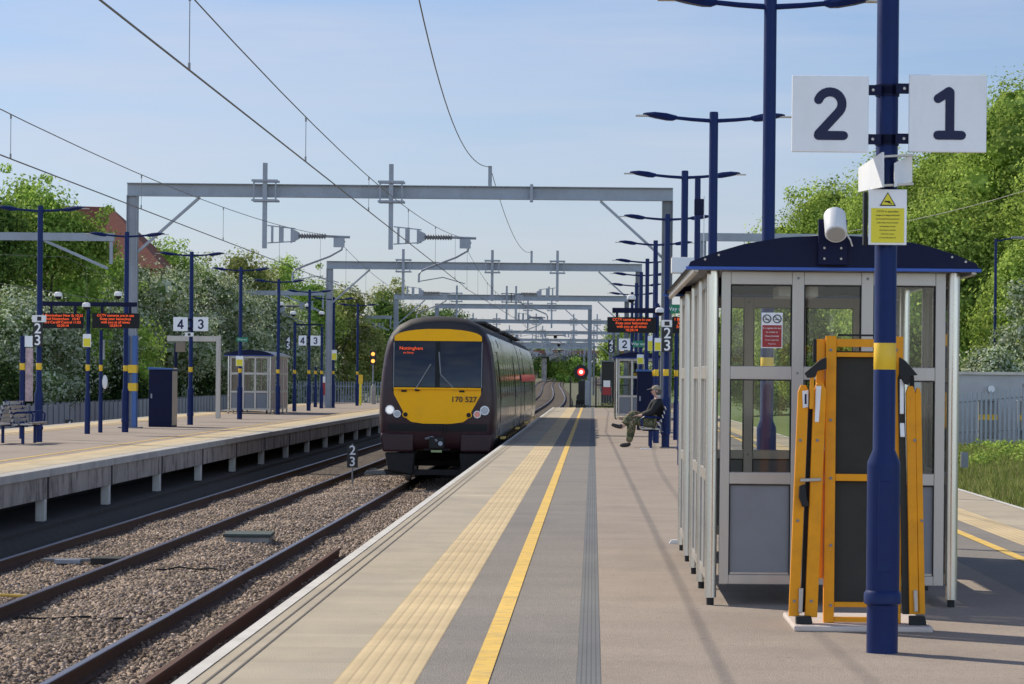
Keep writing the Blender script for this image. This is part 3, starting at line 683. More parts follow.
# ------------------------------------------------------------------ signs
def numeral(ch, H, m, parent, loc, wt=.185, thick=.003):
    """ rounded stroke figures """
    arc = lambda cx, cy, r, a0, a1, n=14, ry=None: [(cx + r*math.cos(R(a0+(a1-a0)*i/n)), cy + (ry or r)*math.sin(R(a0+(a1-a0)*i/n))) for i in range(n+1)]
    S = {'1': [[(-.20, .80), (.02, .95)], [(.04, .93), (.04, .08)], [(-.20, .06), (.28, .06)]],
         '2': [arc(-.01, .70, .245, 160, -38) + [(-.235, .09)], [(-.24, .06), (.27, .06)]],
         '3': [arc(-.01, .72, .225, 150, -80, 12), arc(-.01, .28, .24, 80, -150, 14, .235)],
         '4': [[(.14, .06), (.14, .93)], [(.12, .92), (-.26, .30)], [(-.27, .28), (.28, .28)]]}[ch]
    mb = MB(); hw = wt*H/2
    for pi_, P in enumerate(S):
        P = [Vector((x*H, (y-.5)*H)) for x, y in P]; lf, rt = [], []
        for i, p in enumerate(P):
            a = (p-P[i-1]).normalized() if i else (P[1]-p).normalized()
            b = (P[i+1]-p).normalized() if i < len(P)-1 else a
            t_ = (a+b).normalized(); nn_ = Vector((-t_.y, t_.x)); k = hw/max(.82, nn_.dot(Vector((-a.y, a.x))))
            lf.append(p+nn_*k); rt.append(p-nn_*k)
        a = (P[0]-P[1]).normalized(); z0 = [P[0] + Vector((a.x*math.cos(R(q))-a.y*math.sin(R(q)), a.x*math.sin(R(q))+a.y*math.cos(R(q))))*hw for q in (-60, -30, 0, 30, 60)]
        a = (P[-1]-P[-2]).normalized(); z1 = [P[-1] + Vector((a.x*math.cos(R(q))-a.y*math.sin(R(q)), a.x*math.sin(R(q))+a.y*math.cos(R(q))))*hw for q in (60, 30, 0, -30, -60)]
        y = -pi_*.0006; rows = []
        L0 = [(z0[1], z0[3]), (z0[0], z0[4])]; L0 = [(z0[3], z0[1]), (z0[4], z0[0])]
        pairs = [((z0[1]), (z0[3])), (z0[0], z0[4])]
        pairs = [(z0[2], z0[2]), (z0[1], z0[3]), (z0[0], z0[4])]
        body = list(zip(lf, rt))
        if (pairs[2][0]-lf[0]).length > (pairs[2][1]-lf[0]).length: pairs = [(b_, a_) for a_, b_ in pairs]
        tail = [(z1[0], z1[4]), (z1[1], z1[3]), (z1[2], z1[2])]
        if (tail[0][0]-lf[-1]).length > (tail[0][1]-lf[-1]).length: tail = [(b_, a_) for a_, b_ in tail]
        seq = pairs + body + tail
        mb.grid([[(a_.x, y, a_.y), (b_.x, y, b_.y)] for a_, b_ in seq])
    o = mb.build('numeral', m, parent); o.location = loc
    return o
def num_sign(txt, label, x0, x1, z0, z1, y, px, pr=.061, group=None, size=.36):
    cx = (x0+x1)/2; cz = (z0+z1)/2
    t = thing('platform_number_sign', label, 'sign', (cx, y, cz), group=group)
    MB().box(-(x1-x0)/2, (x1-x0)/2, -.012, .012, -(z1-z0)/2, (z1-z0)/2).build('panel', G['sign_white'], t, bevel=.006)
    numeral(txt, .27, G['sign_blue'], t, (0, -.0142, 0))
    for zz in ((z1-z0)/2 - .075, -(z1-z0)/2 + .075):
        b = MB(); a0 = (x1-cx) if px > cx else (x0-cx); a1 = px-cx - (pr if px > cx else -pr)
        b.box(min(a0, a1)-.02, max(a0, a1)+.02, .013, .03, zz-.028, zz+.028)
        b.lathe([(pr+.001, zz-.028), (pr+.006, zz-.027), (pr+.006, zz+.027), (pr+.001, zz+.028)], 20, (px-cx, .1))
        bo = b.build('bracket', G['navy'], t)
        MB().tube([((a0+a1)/2, .012, zz), ((a0+a1)/2, .006, zz)], .008, 8).build('bolt', G['alu'], bo)
    return t
num_sign('2', 'large white square sign reading 2, left of the nearest lamp column', 1.075, 1.495, 2.75, 3.17, 17.0, 1.607)
num_sign('1', 'large white square sign reading 1, right of the nearest lamp column', 1.716, 2.142, 2.755, 3.18, 17.0, 1.607)

# small white lamp boxes below the number signs
t = thing('folding_notice', 'small white angled board clamped below the 2 and 1 signs', 'notice board', (1.60, 17.05, 2.66))
k = MB(); a = pt(859, 168, 17.2); b = pt(883, 152, 16.85); c = pt(883, 187, 16.85); dd = pt(859, 192, 17.2)
k.quad(a, b, c, dd); e = Vector((.012, .02, 0)); k.quad(a+e, b+e, c+e, dd+e); k.quad(a, b, b+e, a+e); k.quad(dd, c, c+e, dd+e); k.quad(a, dd, dd+e, a+e); k.quad(b, c, c+e, b+e)
k.build('left_board', G['sign_white'], t, world=True)
k = MB(); a = pt(895, 163, 16.95); b = pt(913, 155, 17.12); c = pt(913, 182, 17.12); dd = pt(895, 187, 16.95)
e = Vector((0, .02, 0)); k.quad(a, b, c, dd); k.quad(a+e, b+e, c+e, dd+e); k.quad(a, b, b+e, a+e); k.quad(dd, c, c+e, dd+e); k.quad(b, c, c+e, b+e); k.quad(a, dd, dd+e, a+e)
k.build('right_board', G['sign_white'], t, world=True)
for yy in (157, 186):
    MB().bar(pt(880, yy, 17.0), pt(914, yy-2, 17.0), .05, .012).build('bracket', G['alu'], t, world=True)
MB().lathe([(.07, 2.47-2.66), (.078, 2.472-2.66), (.078, 2.52-2.66), (.07, 2.522-2.66)], 20, (.007, .05)).build('clamp', G['black'], t)

def cctv_sign(label, x, y, z0, z1, wd=.21, text_on=True):
    t = thing('cctv_sign', label, 'sign', (x, y, z0)); h = z1-z0
    MB().box(-wd/2, wd/2, -.006, .006, 0, h).build('panel', G['sign_white'], t, bevel=.003)
    MB().box(-wd*.43, wd*.43, -.0085, -.0065, .012, h*.66).build('yellow_field', G['hi_yellow'], t)
    if text_on:
        MB().prism([(-.045, h*.70), (.045, h*.70), (0, h*.95)], -.0085, -.0065).build('warning_triangle', G['ink'], t)
        MB().prism([(-.035, h*.72), (.035, h*.72), (0, h*.925)], -.0105, -.0088).build('triangle_field', G['hi_yellow'], t)
        MB().box(-.018, .012, -.0125, -.0107, h*.765, h*.79).prism([(-.005, h*.765), (.02, h*.735), (.024, h*.745), (0, h*.785)], -.0125, -.0107).build('camera_symbol', G['ink'], t)
        for i, (s, sz) in enumerate([('CCTV in operation', .0155), ('Images are being monitored', .0115), ('and recorded for the purposes of', .0095), ('public safety, crime prevention', .0095), ('and detection of crime', .0095), ('This scheme is controlled', .0085), ('by the train company', .0085), ('For more information call', .0085)]):
            text(s, sz, G['ink'], t, (0, -.0092, h*.60 - i*.0205), name='lettering', bold=.0002, ext=.0003)
    return t
cctv_sign('white and yellow camera warning notice on the nearest lamp column', 1.605, 17.0, 2.245, 2.55)
MB().box(-.13, -.108, .0, .09, 0, .29).build('side_bracket', G['black'], bpy.data.objects['cctv_sign'], bevel=.003)

# ------------------------------------------------------------------ shelter
def shelter(label, loc, length=6.5, side_mat=None):
    W = 1.60; t = thing('waiting_shelter', label, 'shelter', loc); H = 2.22
    def post(x, y, r=.04):
        MB().lathe([(r, .05), (r, H)], 18, (x, y)).build('post', G['polished'], t, smooth=True)
        MB().lathe([(r*.62, 0), (r*.62, .052)], 12, (x, y)).build('foot', G['rubber'], t)
    n = 4
    for i in range(n+1):
        y = length * i / n
        post(0, y); post(W, y)
    # end screens: three columns, two glass rows and a solid kick panel
    cols = [.065, .525, .985, 1.445]   # frame left edges (x of mullions), each .075 wide
    xs = [.06, .12, .50, .585, .965, 1.05, 1.43, 1.50]
    def end(y, door=False):
        fr = MB()
        fr.box(.055, .118, y-.025, y+.025, .14, H); fr.box(1.478, 1.545, y-.025, y+.025, .14, H)
        for mx_ in (.525, .985): fr.box(mx_, mx_+.08, y-.025, y+.025, .14, H)
        for z0, z1 in ((.14, .205), (.805, .885), (1.50, 1.59), (2.13, H)):
            for a, b in ((.118, .525), (.605, .985), (1.065, 1.478)): fr.box(a, b, y-.022, y+.022, z0, z1)
        fo = fr.build('screen_frame', G['alu'], t, bevel=.005)
        for a, b in ((.119, .524), (.606, .984), (1.066, 1.477)):
            for z0, z1 in ((.886, 1.499), (1.591, 2.129)):
                MB().quad((a, y, z0), (b, y, z0), (b, y, z1), (a, y, z1)).build('pane', G['glass'], fo)
            MB().box(a, b, y-.008, y+.008, .206, .804).build('kick_panel', G['bluegrey'], fo)
            MB().box(a+.005, b-.005, y-.018, y-.009, .207, .22).build('panel_bead', G['alu'], fo)
        gk = MB()
        for a, b in ((.119, .524), (.606, .984), (1.066, 1.477)):
            for z0, z1 in ((.886, 1.499), (1.591, 2.129), (.206, .804)):
                for yy in (y-.0235, y+.0185):
                    gk.box(a-.001, a+.007, yy, yy+.005, z0, z1).box(b-.007, b+.001, yy, yy+.005, z0, z1).box(a+.0071, b-.0071, yy, yy+.005, z1-.006, z1+.001)
        gk.build('gasket', G['rubber'], fo)
        for mx_ in (.565, 1.025):
            for zz in (.845, 1.545, 2.175):
                MB().tube([(mx_, y-.026, zz), (mx_, y-.031, zz)], .009, 8).build('bolt', G['steel_dark'], fo)
    end(.0); end(length)
    for sx, x in ((0, 0.0), (1, W)):
        for i in range(n):
            y0 = length*i/n + .045; y1 = length*(i+1)/n - .045
            if sx == 0 and i == 2: continue      # doorway towards the near track
            if sx == 1 and i == 1: continue
            fr = MB(); ym = (y0+y1)/2
            for a, b in ((y0, y0+.05), (ym-.03, ym+.03), (y1-.05, y1)): fr.box(x-.022, x+.022, a, b, .14, H)
            for z0, z1 in ((.14, .205), (.805, .885), (1.50, 1.59), (2.13, H)):
                for a, b in ((y0+.05, ym-.03), (ym+.03, y1-.05)): fr.box(x-.02, x+.02, a, b, z0, z1)
            fo = fr.build('side_frame', G['alu'], t, bevel=.004)
            for a, b in ((y0+.051, ym-.031), (ym+.031, y1-.051)):
                for z0, z1 in ((.886, 1.499), (1.591, 2.129)):
                    MB().quad((x, a, z0), (x, b, z0), (x, b, z1), (x, a, z1)).build('pane', side_mat or G['sideglass'], fo)
                MB().box(x-.008, x+.008, a, b, .206, .804).build('kick_panel', side_mat or G['bluegrey'], fo)
    # arched fascias and roof
    A = [(-.17, 2.245), (-.155, 2.275), (0.0, 2.335), (.2, 2.395), (.45, 2.44), (.8, 2.46), (1.15, 2.44), (1.4, 2.395), (1.6, 2.335), (1.735, 2.275), (1.75, 2.245)]
    for y in (-.14, length+.11):
        fa = MB().prism(A, y, y+.03).build('fascia', G['navy'], t)
        MB().box(-.185, 1.765, y-.006, y+.036, 2.222, 2.244).build('trim', G['trim_blue'], fa, bevel=.003)
        for bx, bz in ((-.06, 2.29), (.03, 2.32), (1.57, 2.32), (1.66, 2.29)):
            MB().tube([(bx, y-.001, bz), (bx, y-.009, bz)], .008, 8).build('bolt', G['alu'], fa)
    rf = MB(); top = A[1:-1]
    rows = [[(x, y, z-.012) for x, z in top] for y in (-.109, length+.109)]; rf.grid(rows)
    rows = [[(x, y, z-.03) for x, z in top] for y in (-.109, length+.109)]; rf.grid(rows)
    rf.build('roof', mat('roof_sheet_%d' % int(loc[1]), (.10, .11, .14), .4, var=.1), t)
    MB().box(-.135, -.10, -.13, length+.13, 2.20, 2.27).build('gutter', G['alu'], t, bevel=.01)
    MB().box(W+.10, W+.135, -.13, length+.13, 2.20, 2.27).build('gutter', G['alu'], t, bevel=.01)
    # bench inside
    se = MB().box(1.12, 1.50, 1.4, 4.9, .43, .47).build('seat', G['bluegrey'], t, bevel=.01)
    for y in (1.6, 3.1, 4.7): MB().box(1.28, 1.34, y-.03, y+.03, 0, .43).build('seat_leg', G['steel_dark'], se)
    MB().box(.45, .72, -.02 + .3, .9, 2.06, 2.14).build('light_fitting', G['white'], t, bevel=.01)
    return t
sh = shelter('aluminium and glass waiting shelter with arched navy roof, standing behind the yellow lift', (.79, 20.6, 0))
s2 = shelter('distant glass waiting shelter beyond the seated person on the main platform', (.84, 112.6, 0))
s3 = shelter('glass waiting shelter on the left platform with pinkish reflection painted on side screens', (-14.0, 119, 0), side_mat=G['pink_reflection'])
# no-smoking notice on the front pane
t = thing('no_smoking_notice', 'red and white notice with two round symbols stuck on the shelter glass', 'notice', (pt(773, 330, 20.55).x, 20.592, pt(773, 348, 20.55).z))
MB().box(-.07, .07, -.004, .002, 0, .235).build('panel', G['sign_white'], t)
MB().box(-.064, .064, -.007, -.005, .006, .152).build('red_field', G['red'], t)
for s in (-1, 1):
    ring = MB(); ring.tube([(s*.034 + .026*math.cos(a), -.007, .194 + .026*math.sin(a)) for a in [i*math.pi/12 for i in range(25)]], .0035, 6)
    ring.bar((s*.034-.018, -.007, .212), (s*.034+.018, -.007, .176), .004).bar((s*.034-.014, -.007, .190), (s*.034+.014, -.007, .190), .004)
    ring.build('symbol', G['ink'], t)
for i, s in enumerate(['It is against the law', 'to smoke on', 'these premises', 'or use e-cigarettes', 'Thank you']):
    text(s, .0155 if i < 3 else .012, G['chalk'], t, (0, -.0078, .132 - i*.026), ext=.0003)
# camera on the fascia
def cctv_camera(label, head, direction, rad=.07, length=.26, base=None):
    t = thing('security_camera', label, 'camera', base or head)
    h = Vector(head); dv = Vector(direction).normalized()
    MB().tube([h - dv*length/2, h - dv*(length/2-.015), h + dv*length/2, h + dv*(length/2+.008)], [rad*.85, rad, rad, rad*.93], 24).build('housing', G['white'], t, smooth=True, world=True)
    MB().tube([h + dv*(length/2+.009), h + dv*(length/2+.012)], rad*.80, 20).build('lens_window', mat('camera_lens_%d' % int(h.y*10), (.42, .40, .37), .4, var=0), t, world=True)
    return t
ch = pt(836, 224, 20.28)
t = cctv_camera('white cylindrical camera mounted on the arched shelter roof front', ch, (.0, -.62, -.55), .073, .20, (ch.x, 20.44, 2.3))
MB().box(ch.x-.10, ch.x+.09, 20.41, 20.452, 2.26, 2.56).build('mounting_plate', G['navy'], t, world=True, bevel=.004)
MB().box(ch.x-.03, ch.x+.03, 20.34, 20.41, ch.z-.09, ch.z-.03).build('arm', G['navy'], t, world=True)
MB().tube([pt(846, 232, 20.36), pt(851, 240, 20.36), pt(853, 246, 20.4)], .006, 6).build('cable', G['white'], t, world=True)
for bx in (-.06, .05):
    for bz in (2.30, 2.37): MB().tube([(ch.x+bx, 20.409, bz), (ch.x+bx, 20.402, bz)], .008, 8).build('bolt', G['alu'], t, world=True)

# ------------------------------------------------------------------ yellow lift stand
t = thing('wheelchair_lift', 'amber yellow folding wheelchair lift with dark panel, on a pale slab before the shelter', 'wheelchair lift', (1.63, 18.9, 0))
def L_(px, py, Y): return pt(px, py, Y)
Yl = 18.75
MB().box(1.21, 2.04, 18.47, 19.55, .0, .035).build('slab', G['plinth'], t, world=True, bevel=.01)
xa, xb, xc, xd = (826-594)/165.3, (836.5-594)/165.3, (893.5-594)/165.3, (900-594)/165.3
zt = L_(830, 336, Yl).z
for a, b in ((xa, xb), (xc, xd+.02)):
    MB().box(a, b, Yl-.03, Yl+.03, .036, zt).build('upright', G['orange'], t, world=True, bevel=.004)
MB().box(xa-.055, xa-.003, Yl+.0, Yl+.05, .30, zt-.02).build('rear_upright', G['orange'], t, world=True, bevel=.004)
for py0, py1 in ((339, 347), (352.5, 357), (474, 481), (602, 607), (617, 622)):
    z1 = L_(860, py0, Yl).z; z0 = L_(860, py1, Yl).z
    MB().box(xb+.001, xc-.001, Yl-.02, Yl+.02, z0, z1).build('crossbar', G['orange'], t, world=True, bevel=.003)
MB().box(xb+.001, xc-.001, Yl+.025, Yl+.035, .16, zt-.09).build('dark_panel', G['darkpanel'], t, world=True)
MB().box(xa-.075, xa-.056, Yl, Yl+.04, zt-.16, zt-.02).build('buffer', G['rubber'], t, world=True)
MB().box(xb+.01, xc, Yl-.005, Yl+.03, zt-.0, zt+.012).build('top_cap', G['rubber'], t, world=True)
def slab_bar(tp, bt, wpx, Y, dep=.05, rounded=True):
    # flat channel leaning sideways: tp, bt = photo positions of its top and bottom centre
    T = L_(*tp, Y); B = L_(*bt, Y); w = wpx/165.3
    mb = MB(); poly = [(B.x-w/2, max(B.z, .05)), (B.x+w/2, max(B.z, .05)), (T.x+w/2, T.z-.04), (T.x+w*.25, T.z), (T.x-w*.25, T.z), (T.x-w/2, T.z-.04)]
    return mb.prism(poly, Y-dep/2, Y+dep/2)
for tp, bt, wp in (((804, 385), (794.5, 616), 10.5), ((820.5, 383), (811.5, 617), 12.5)):
    ro = slab_bar(tp, bt, wp, Yl-.06).build('ramp_channel', G['orange'], t, world=True, bevel=.004)
for tp, bt, wp in (((911, 386), (914.5, 614), 9), ((918.5, 388), (922.5, 614), 6)):
    slab_bar(tp, bt, wp, Yl-.06).build('ramp_channel', G['orange'], t, world=True, bevel=.004)
slab_bar((901.5, 372), (906.5, 614), 6.5, Yl-.03).build('side_plate', G['darkpanel'], t, world=True)
slab_bar((812.3, 384), (803.5, 612), 5.5, Yl-.03, .03).build('hinge_gap', G['rubber'], t, world=True)
slab_bar((912.5, 372), (917.5, 612), 4.5, Yl-.03, .03).build('hinge_gap', G['rubber'], t, world=True)
# wedge shaped black handles
def poly_at(pts, Y, dep, name, m, par=t):
    P = [L_(x, y, Y) for x, y in pts]
    return MB().prism([(p.x, p.z) for p in P], Y-dep/2, Y+dep/2).build(name, m, par, world=True, bevel=.004)
poly_at([(805, 373), (821, 359.5), (827, 357), (827, 369), (818, 371), (816, 377), (808, 378)], Yl-.10, .06, 'handle', G['rubber'])
poly_at([(900, 357), (906, 361), (918, 375), (911, 376), (909, 385), (905, 384), (900, 375)], Yl-.10, .06, 'handle', G['rubber'])
poly_at([(811, 372), (815, 372), (814, 409), (810, 409)], Yl-.11, .02, 'pin', G['orange'])
poly_at([(803, 391), (809, 390), (809, 407), (803.5, 408)], Yl-.0885, .004, 'sticker', G['sign_white'])
poly_at([(816.5, 386), (822, 386), (819.5, 422), (815.5, 422)], Yl-.0885, .004, 'sticker', G['sign_white'])
poly_at([(805.3, 394), (807.3, 394), (807.3, 404), (805.3, 404)], Yl-.0915, .002, 'sticker_print', G['sign_blue'])
poly_at([(900.5, 379), (904.5, 379), (904.5, 414), (900.5, 414)], Yl-.075, .01, 'reflective_strip', G['sign_white'])
poly_at([(900.5, 423), (905, 423), (905.5, 437), (901, 437)], Yl-.075, .01, 'reflective_strip', G['sign_white'])
poly_at([(801, 478.5), (822, 478), (822, 481), (801, 482)], Yl-.10, .015, 'latch', G['alu'])
poly_at([(800, 486), (806, 484), (807, 497), (810, 506), (803, 507), (799.5, 497)], Yl-.10, .03, 'chain', G['rubber'])
for (bx_, by_) in ((831, 350), (831, 420), (831, 478), (831, 545), (831, 605), (896.5, 350), (896.5, 478), (794, 600), (811, 600), (800, 440), (817, 440), (797.5, 520), (921, 520), (914, 440)):
    P_ = L_(bx_, by_, Yl); MB().tube([(P_.x, Yl-.031 if bx_ in (831, 896.5) else Yl-.086, P_.z), (P_.x, Yl-.040 if bx_ in (831, 896.5) else Yl-.093, P_.z)], .009, 8).build('bolt', G['steel_dark'], t, world=True)
for bx in (803.5, 917):
    poly_at([(bx-7, 616), (bx+8, 616), (bx+10, 627), (bx-7, 627)], Yl-.12, .10, 'foot', G['rubber'])
poly_at([(799.5, 588), (804, 588), (803, 613), (799, 613)], Yl-.10, .02, 'spring', G['alu'])
poly_at([(914, 590), (918, 590), (918.5, 612), (915, 612)], Yl-.10, .02, 'spring', G['alu'])

# ------------------------------------------------------------------ train
def build_train(xc, Y0):
    t = thing('train', 'two-car diesel passenger train with yellow and maroon front number 170 527', 'train', (xc, Y0, -.915))
    Z = .915
    half = [(0, 2.875), (.35, 2.86), (.65, 2.80), (.92, 2.66), (1.08, 2.48), (1.17, 2.28), (1.23, 2.0), (1.285, 1.6), (1.325, 1.1), (1.335, .7), (1.325, .35), (1.28, .05), (1.22, -.14), (1.10, -.20), (0, -.20)]
    out = half + [(-x, z) for x, z in half[::-1][1:-1]]
    C = (0, 1.15)
    def fy(x, z):
        y = .12 * (abs(x)/1.3)**2.2
        if z > 1.2: y += .30 * ((z-1.2)/1.6)**1.6
        if z < .45: y += .10 * ((.45-z)/.6)**2
        return y
    def car(y0, y1, front, rear_cab):
        rings = []
        if front:
            for rr_, add, uf in ((.12, 0, 1), (.3, 0, 1), (.5, 0, 1), (.7, 0, 1), (.82, 0, 1), (.90, 0.0, 1), (.935, .03, 1), (.96, .08, 1), (.98, .17, 1), (.992, .32, .9), (1.0, .62, .8)):
                rings.append([(C[0]+(x-C[0])*rr_, y0 + fy(C[0]+(x-C[0])*rr_, C[1]+(z-C[1])*rr_)*uf + add, C[1]+(z-C[1])*rr_ + Z) for x, z in out])
        else:
            rings.append([(x*.97, y0, C[1] + (z-C[1])*.97 + Z) for x, z in out]); rings.append([(x, y0+.05, z+Z) for x, z in out])
        rings.append([(x, (y0+y1)/2, z+Z) for x, z in out])
        rings.append([(x, y1-.05, z+Z) for x, z in out]); rings.append([(x*.97, y1, C[1]+(z-C[1])*.97+Z) for x, z in out])
        mb = MB(); m = len(out)
        for q in rings: mb.v += q
        for i in range(len(rings)-1):
            for j in range(m): mb.f.append((i*m+j, i*m+(j+1) % m, (i+1)*m+(j+1) % m, (i+1)*m+j))
        mb.f.append(tuple(range(m))); mb.f.append(tuple((len(rings)-1)*m+j for j in range(m)))
        body = mb.build('car_body', G['side'], t, smooth=True)
        body.data.materials.append(G['maroon']); body.data.materials.append(G['roofgrey'])
        for p in body.data.polygons:
            c = p.center
            if c.z > 2.60+Z-.0 or (c.z > 2.45+Z and abs(c.x) < 1.05): p.material_index = 2
            elif front and c.y < y0 + 1.0: p.material_index = 1
        return body
    b1 = car(0, 23.4, True, False); b2 = car(24.0, 47.2, False, True)
    MB().box(-1.05, 1.05, 23.35, 24.05, .6, 3.55).build('gangway', G['rubber'], t)
    def patch(name, m, z0, z1, xl, xr, eps, nz=10, nx=16, parent=t, sm=True):
        rows = []
        for i in range(nz+1):
            z = z0 + (z1-z0)*i/nz; a, b = xl(z), xr(z)
            rows.append([(a+(b-a)*j/nx, fy(a+(b-a)*j/nx, z)-eps, z+Z) for j in range(nx+1)])
        return MB().grid(rows).build(name, m, parent, smooth=sm)
    # nose mask in maroon already; black surround, yellow band, windscreen, yellow lower panel
    def band(z): 
        f = max(0, (z-2.36)/.215); return .985 * math.sqrt(max(0, 1-f**2.4)) if z < 2.575 else 0
    patch('windscreen_surround', G['black'], 1.17, 2.33, lambda z: -1.02+.03*abs(z-1.7)**2, lambda z: 1.02-.03*abs(z-1.7)**2, .004)
    patch('yellow_band', G['train_yellow'], 2.30, 2.57, lambda z: -band(z), lambda z: band(z), .008, nz=12)
    ws = patch('windscreen', G['dark_glass'], 1.27, 2.285, lambda z: -.975+.05*(z-1.27)**2*0, lambda z: -.055, .008)
    ws2 = patch('windscreen', G['dark_glass'], 1.27, 2.285, lambda z: .055, lambda z: .975, .008)
    for ob, s in ((ws, -1), (ws2, 1)):
        fr = MB()
        # bright rubber seal at the outer side
        fr.tube([(s*.99, fy(.99, z)-.012, z+Z) for z in (1.24, 1.5, 1.8, 2.1, 2.27)], .011, 6)
        fr.build('seal', G['steel_dark'], ob)
    def low(z):
        f = (z-.44)/.76
        return .62 + .36*min(1, f*1.15) if f > .12 else .62*math.sqrt(max(0.0, 1-(1-f/.12)**2))*.55 + .30
    patch('yellow_panel', G['train_yellow'], .44, 1.205, lambda z: -low(z), lambda z: low(z), .006, nz=20)
    patch('lower_edge', G['black'], .27, .437, lambda z: -1.12, lambda z: 1.12, .004)
    wp = MB().box(-.98, .98, fy(.5, 1.23)-.06, fy(.5, 1.23)-.02, 1.205+Z, 1.25+Z).build('wiper_ledge', G['train_yellow'], t, bevel=.008)
    for pts in (((-.50, 1.19), (-.15, 1.78)), ((.03, 2.05), (.07, 1.55)), ((.07, 1.55), (.40, 1.20))):
        (a, za), (b, zb) = pts
        MB().tube([(a, fy(a, za)-.05, za+Z), ((a+b)/2, fy(a, (za+zb)/2)-.05, (za+zb)/2+Z), (b, fy(b, zb)-.03, zb+Z)], .016, 6).build('wiper', G['steel_dark'], t)
    MB().tube([(-.50, fy(.5, 1.19)-.05, 1.19+Z), (-.40, fy(.4, 1.19)-.05, 1.19+Z)], .022, 6).build('wiper', G['black'], t)
    for x in (-.75, .55): MB().box(x-.06, x+.06, -.03+fy(.7, 1.18), -.005+fy(.7, 1.18), 1.15+Z, 1.19+Z).build('wiper_motor', G['black'], t)
    # interior destination display glows through the left pane
    dz = 2.13
    text('Nottingham', .11, G['led'], t, (-.60, fy(.2, dz)-.03, dz+Z), rot=(R(90)-R(18), 0, 0), name='destination', ext=.0005, wx=1.0)
    text('via Derby', .06, G['led'], t, (-.66, fy(.2, 2.03)-.03, 2.03+Z), rot=(R(90)-R(18), 0, 0), name='destination', ext=.0005)
    text('170 527', .17, G['ink'], t, (.60, fy(.25, .99)-.012, .985+Z), name='fleet_number', ext=.001, spacing=1.05, bold=.003)
    # lights
    def lamp(x, z, r_, lens):
        y = fy(x, z)
        if abs(x) > 1.0: y += .01
        lo = MB().tube([(x, y+.06, z+Z), (x, y-.03, z+Z)], r_, 20).build('headlight', G['white'], t, smooth=True)
        MB().tube([(x, y-.031, z+Z), (x, y-.036, z+Z)], r_*.76, 20).build('lens', lens, lo)
        return lo
    for s in (-1, 1):
        lamp(s*1.065, .745, .105, G['lamp_on'] if s < 0 else G['lampglass'])
        lamp(s*.90, .655, .085, G['lampglass'] if s < 0 else mat('faint_red_lens', (.5, .2, .16), .2, var=0, emit=(1, .3, .2), estr=.12))
        lo = MB().tube([(s*.71, fy(.71, .64)+.02, .64+Z), (s*.71, fy(.71, .64)-.02, .64+Z)], .072, 16).build('horn_cover', G['train_yellow'], t)
        MB().tube([(s*.71, fy(.71, .64)-.021, .64+Z), (s*.71, fy(.71, .64)-.026, .64+Z)], .052, 16).build('grille', G['black'], lo)
        # bumper fairings
        MB().prism([(s*.52, -.20), (s*1.22, -.20), (s*1.27, .12), (s*1.27, .22), (s*.52, .22)], .02, .75).build('bumper_fairing', G['maroon'], t, bevel=.05, seg=3).location.z = Z
        MB().prism([(s*.50, -.22), (s*1.18, -.22), (s*1.10, -.62), (s*.55, -.72)], .12, .6).build('deflector', G['under'], t, bevel=.03).location.z = Z
    MB().box(-.08, .08, fy(0, 2.73)+.05, fy(0, 2.73)+.16, 2.64+Z, 2.76+Z).build('marker_light', G['lampglass'], t, bevel=.01)
    # coupler
    c = MB().box(-.30, .30, .15, .8, -.18+Z, .20+Z).build('coupler_housing', G['under'], t, bevel=.03)
    MB().box(-.17, .17, -.18, .15, -.12+Z, .14+Z).build('coupler', G['under'], c, bevel=.03)
    MB().tube([(-.25, .05, .10+Z), (-.10, -.10, .14+Z), (0.02, -.19, .05+Z)], .03, 8).build('hose', G['steel_dark'], c)
    MB().tube([(.09, -.181, .0+Z), (.09, -.21, .0+Z)], .05, 12).build('coupler_face', G['steel'], c)
    MB().box(-.12, .12, -.16, -.08, -.20+Z, -.15+Z).build('coupler_pad', mat('pale_green_pad', (.28, .34, .16), .6), c)
    MB().box(.16, .19, -.05, .0, .22+Z, .42+Z).build('air_hose', G['black'], t)
    MB().prism([(-1.15, -.72), (1.15, -.72), (1.2, -.60), (-1.2, -.60)], .25, .5).build('snow_plough', G['under'], t).location.z = Z
    # sides: windows, doors, stripes (both sides)
    def side_x(z):
        pr = half
        for (x0, z0), (x1, z1) in zip(pr, pr[1:]):
            if z1 <= z <= z0: return x0 + (x1-x0)*(z0-z)/max(1e-6, z0-z1)
        return 1.3
    def side_patch(name, m, y0, y1, z0, z1, s, eps, par):
        rows = [[(s*(side_x(z0+(z1-z0)*i/5)+eps), yy, z0+(z1-z0)*i/5+Z) for yy in (y0, y1)] for i in range(6)]
        return MB().grid(rows).build(name, m, par, smooth=True)
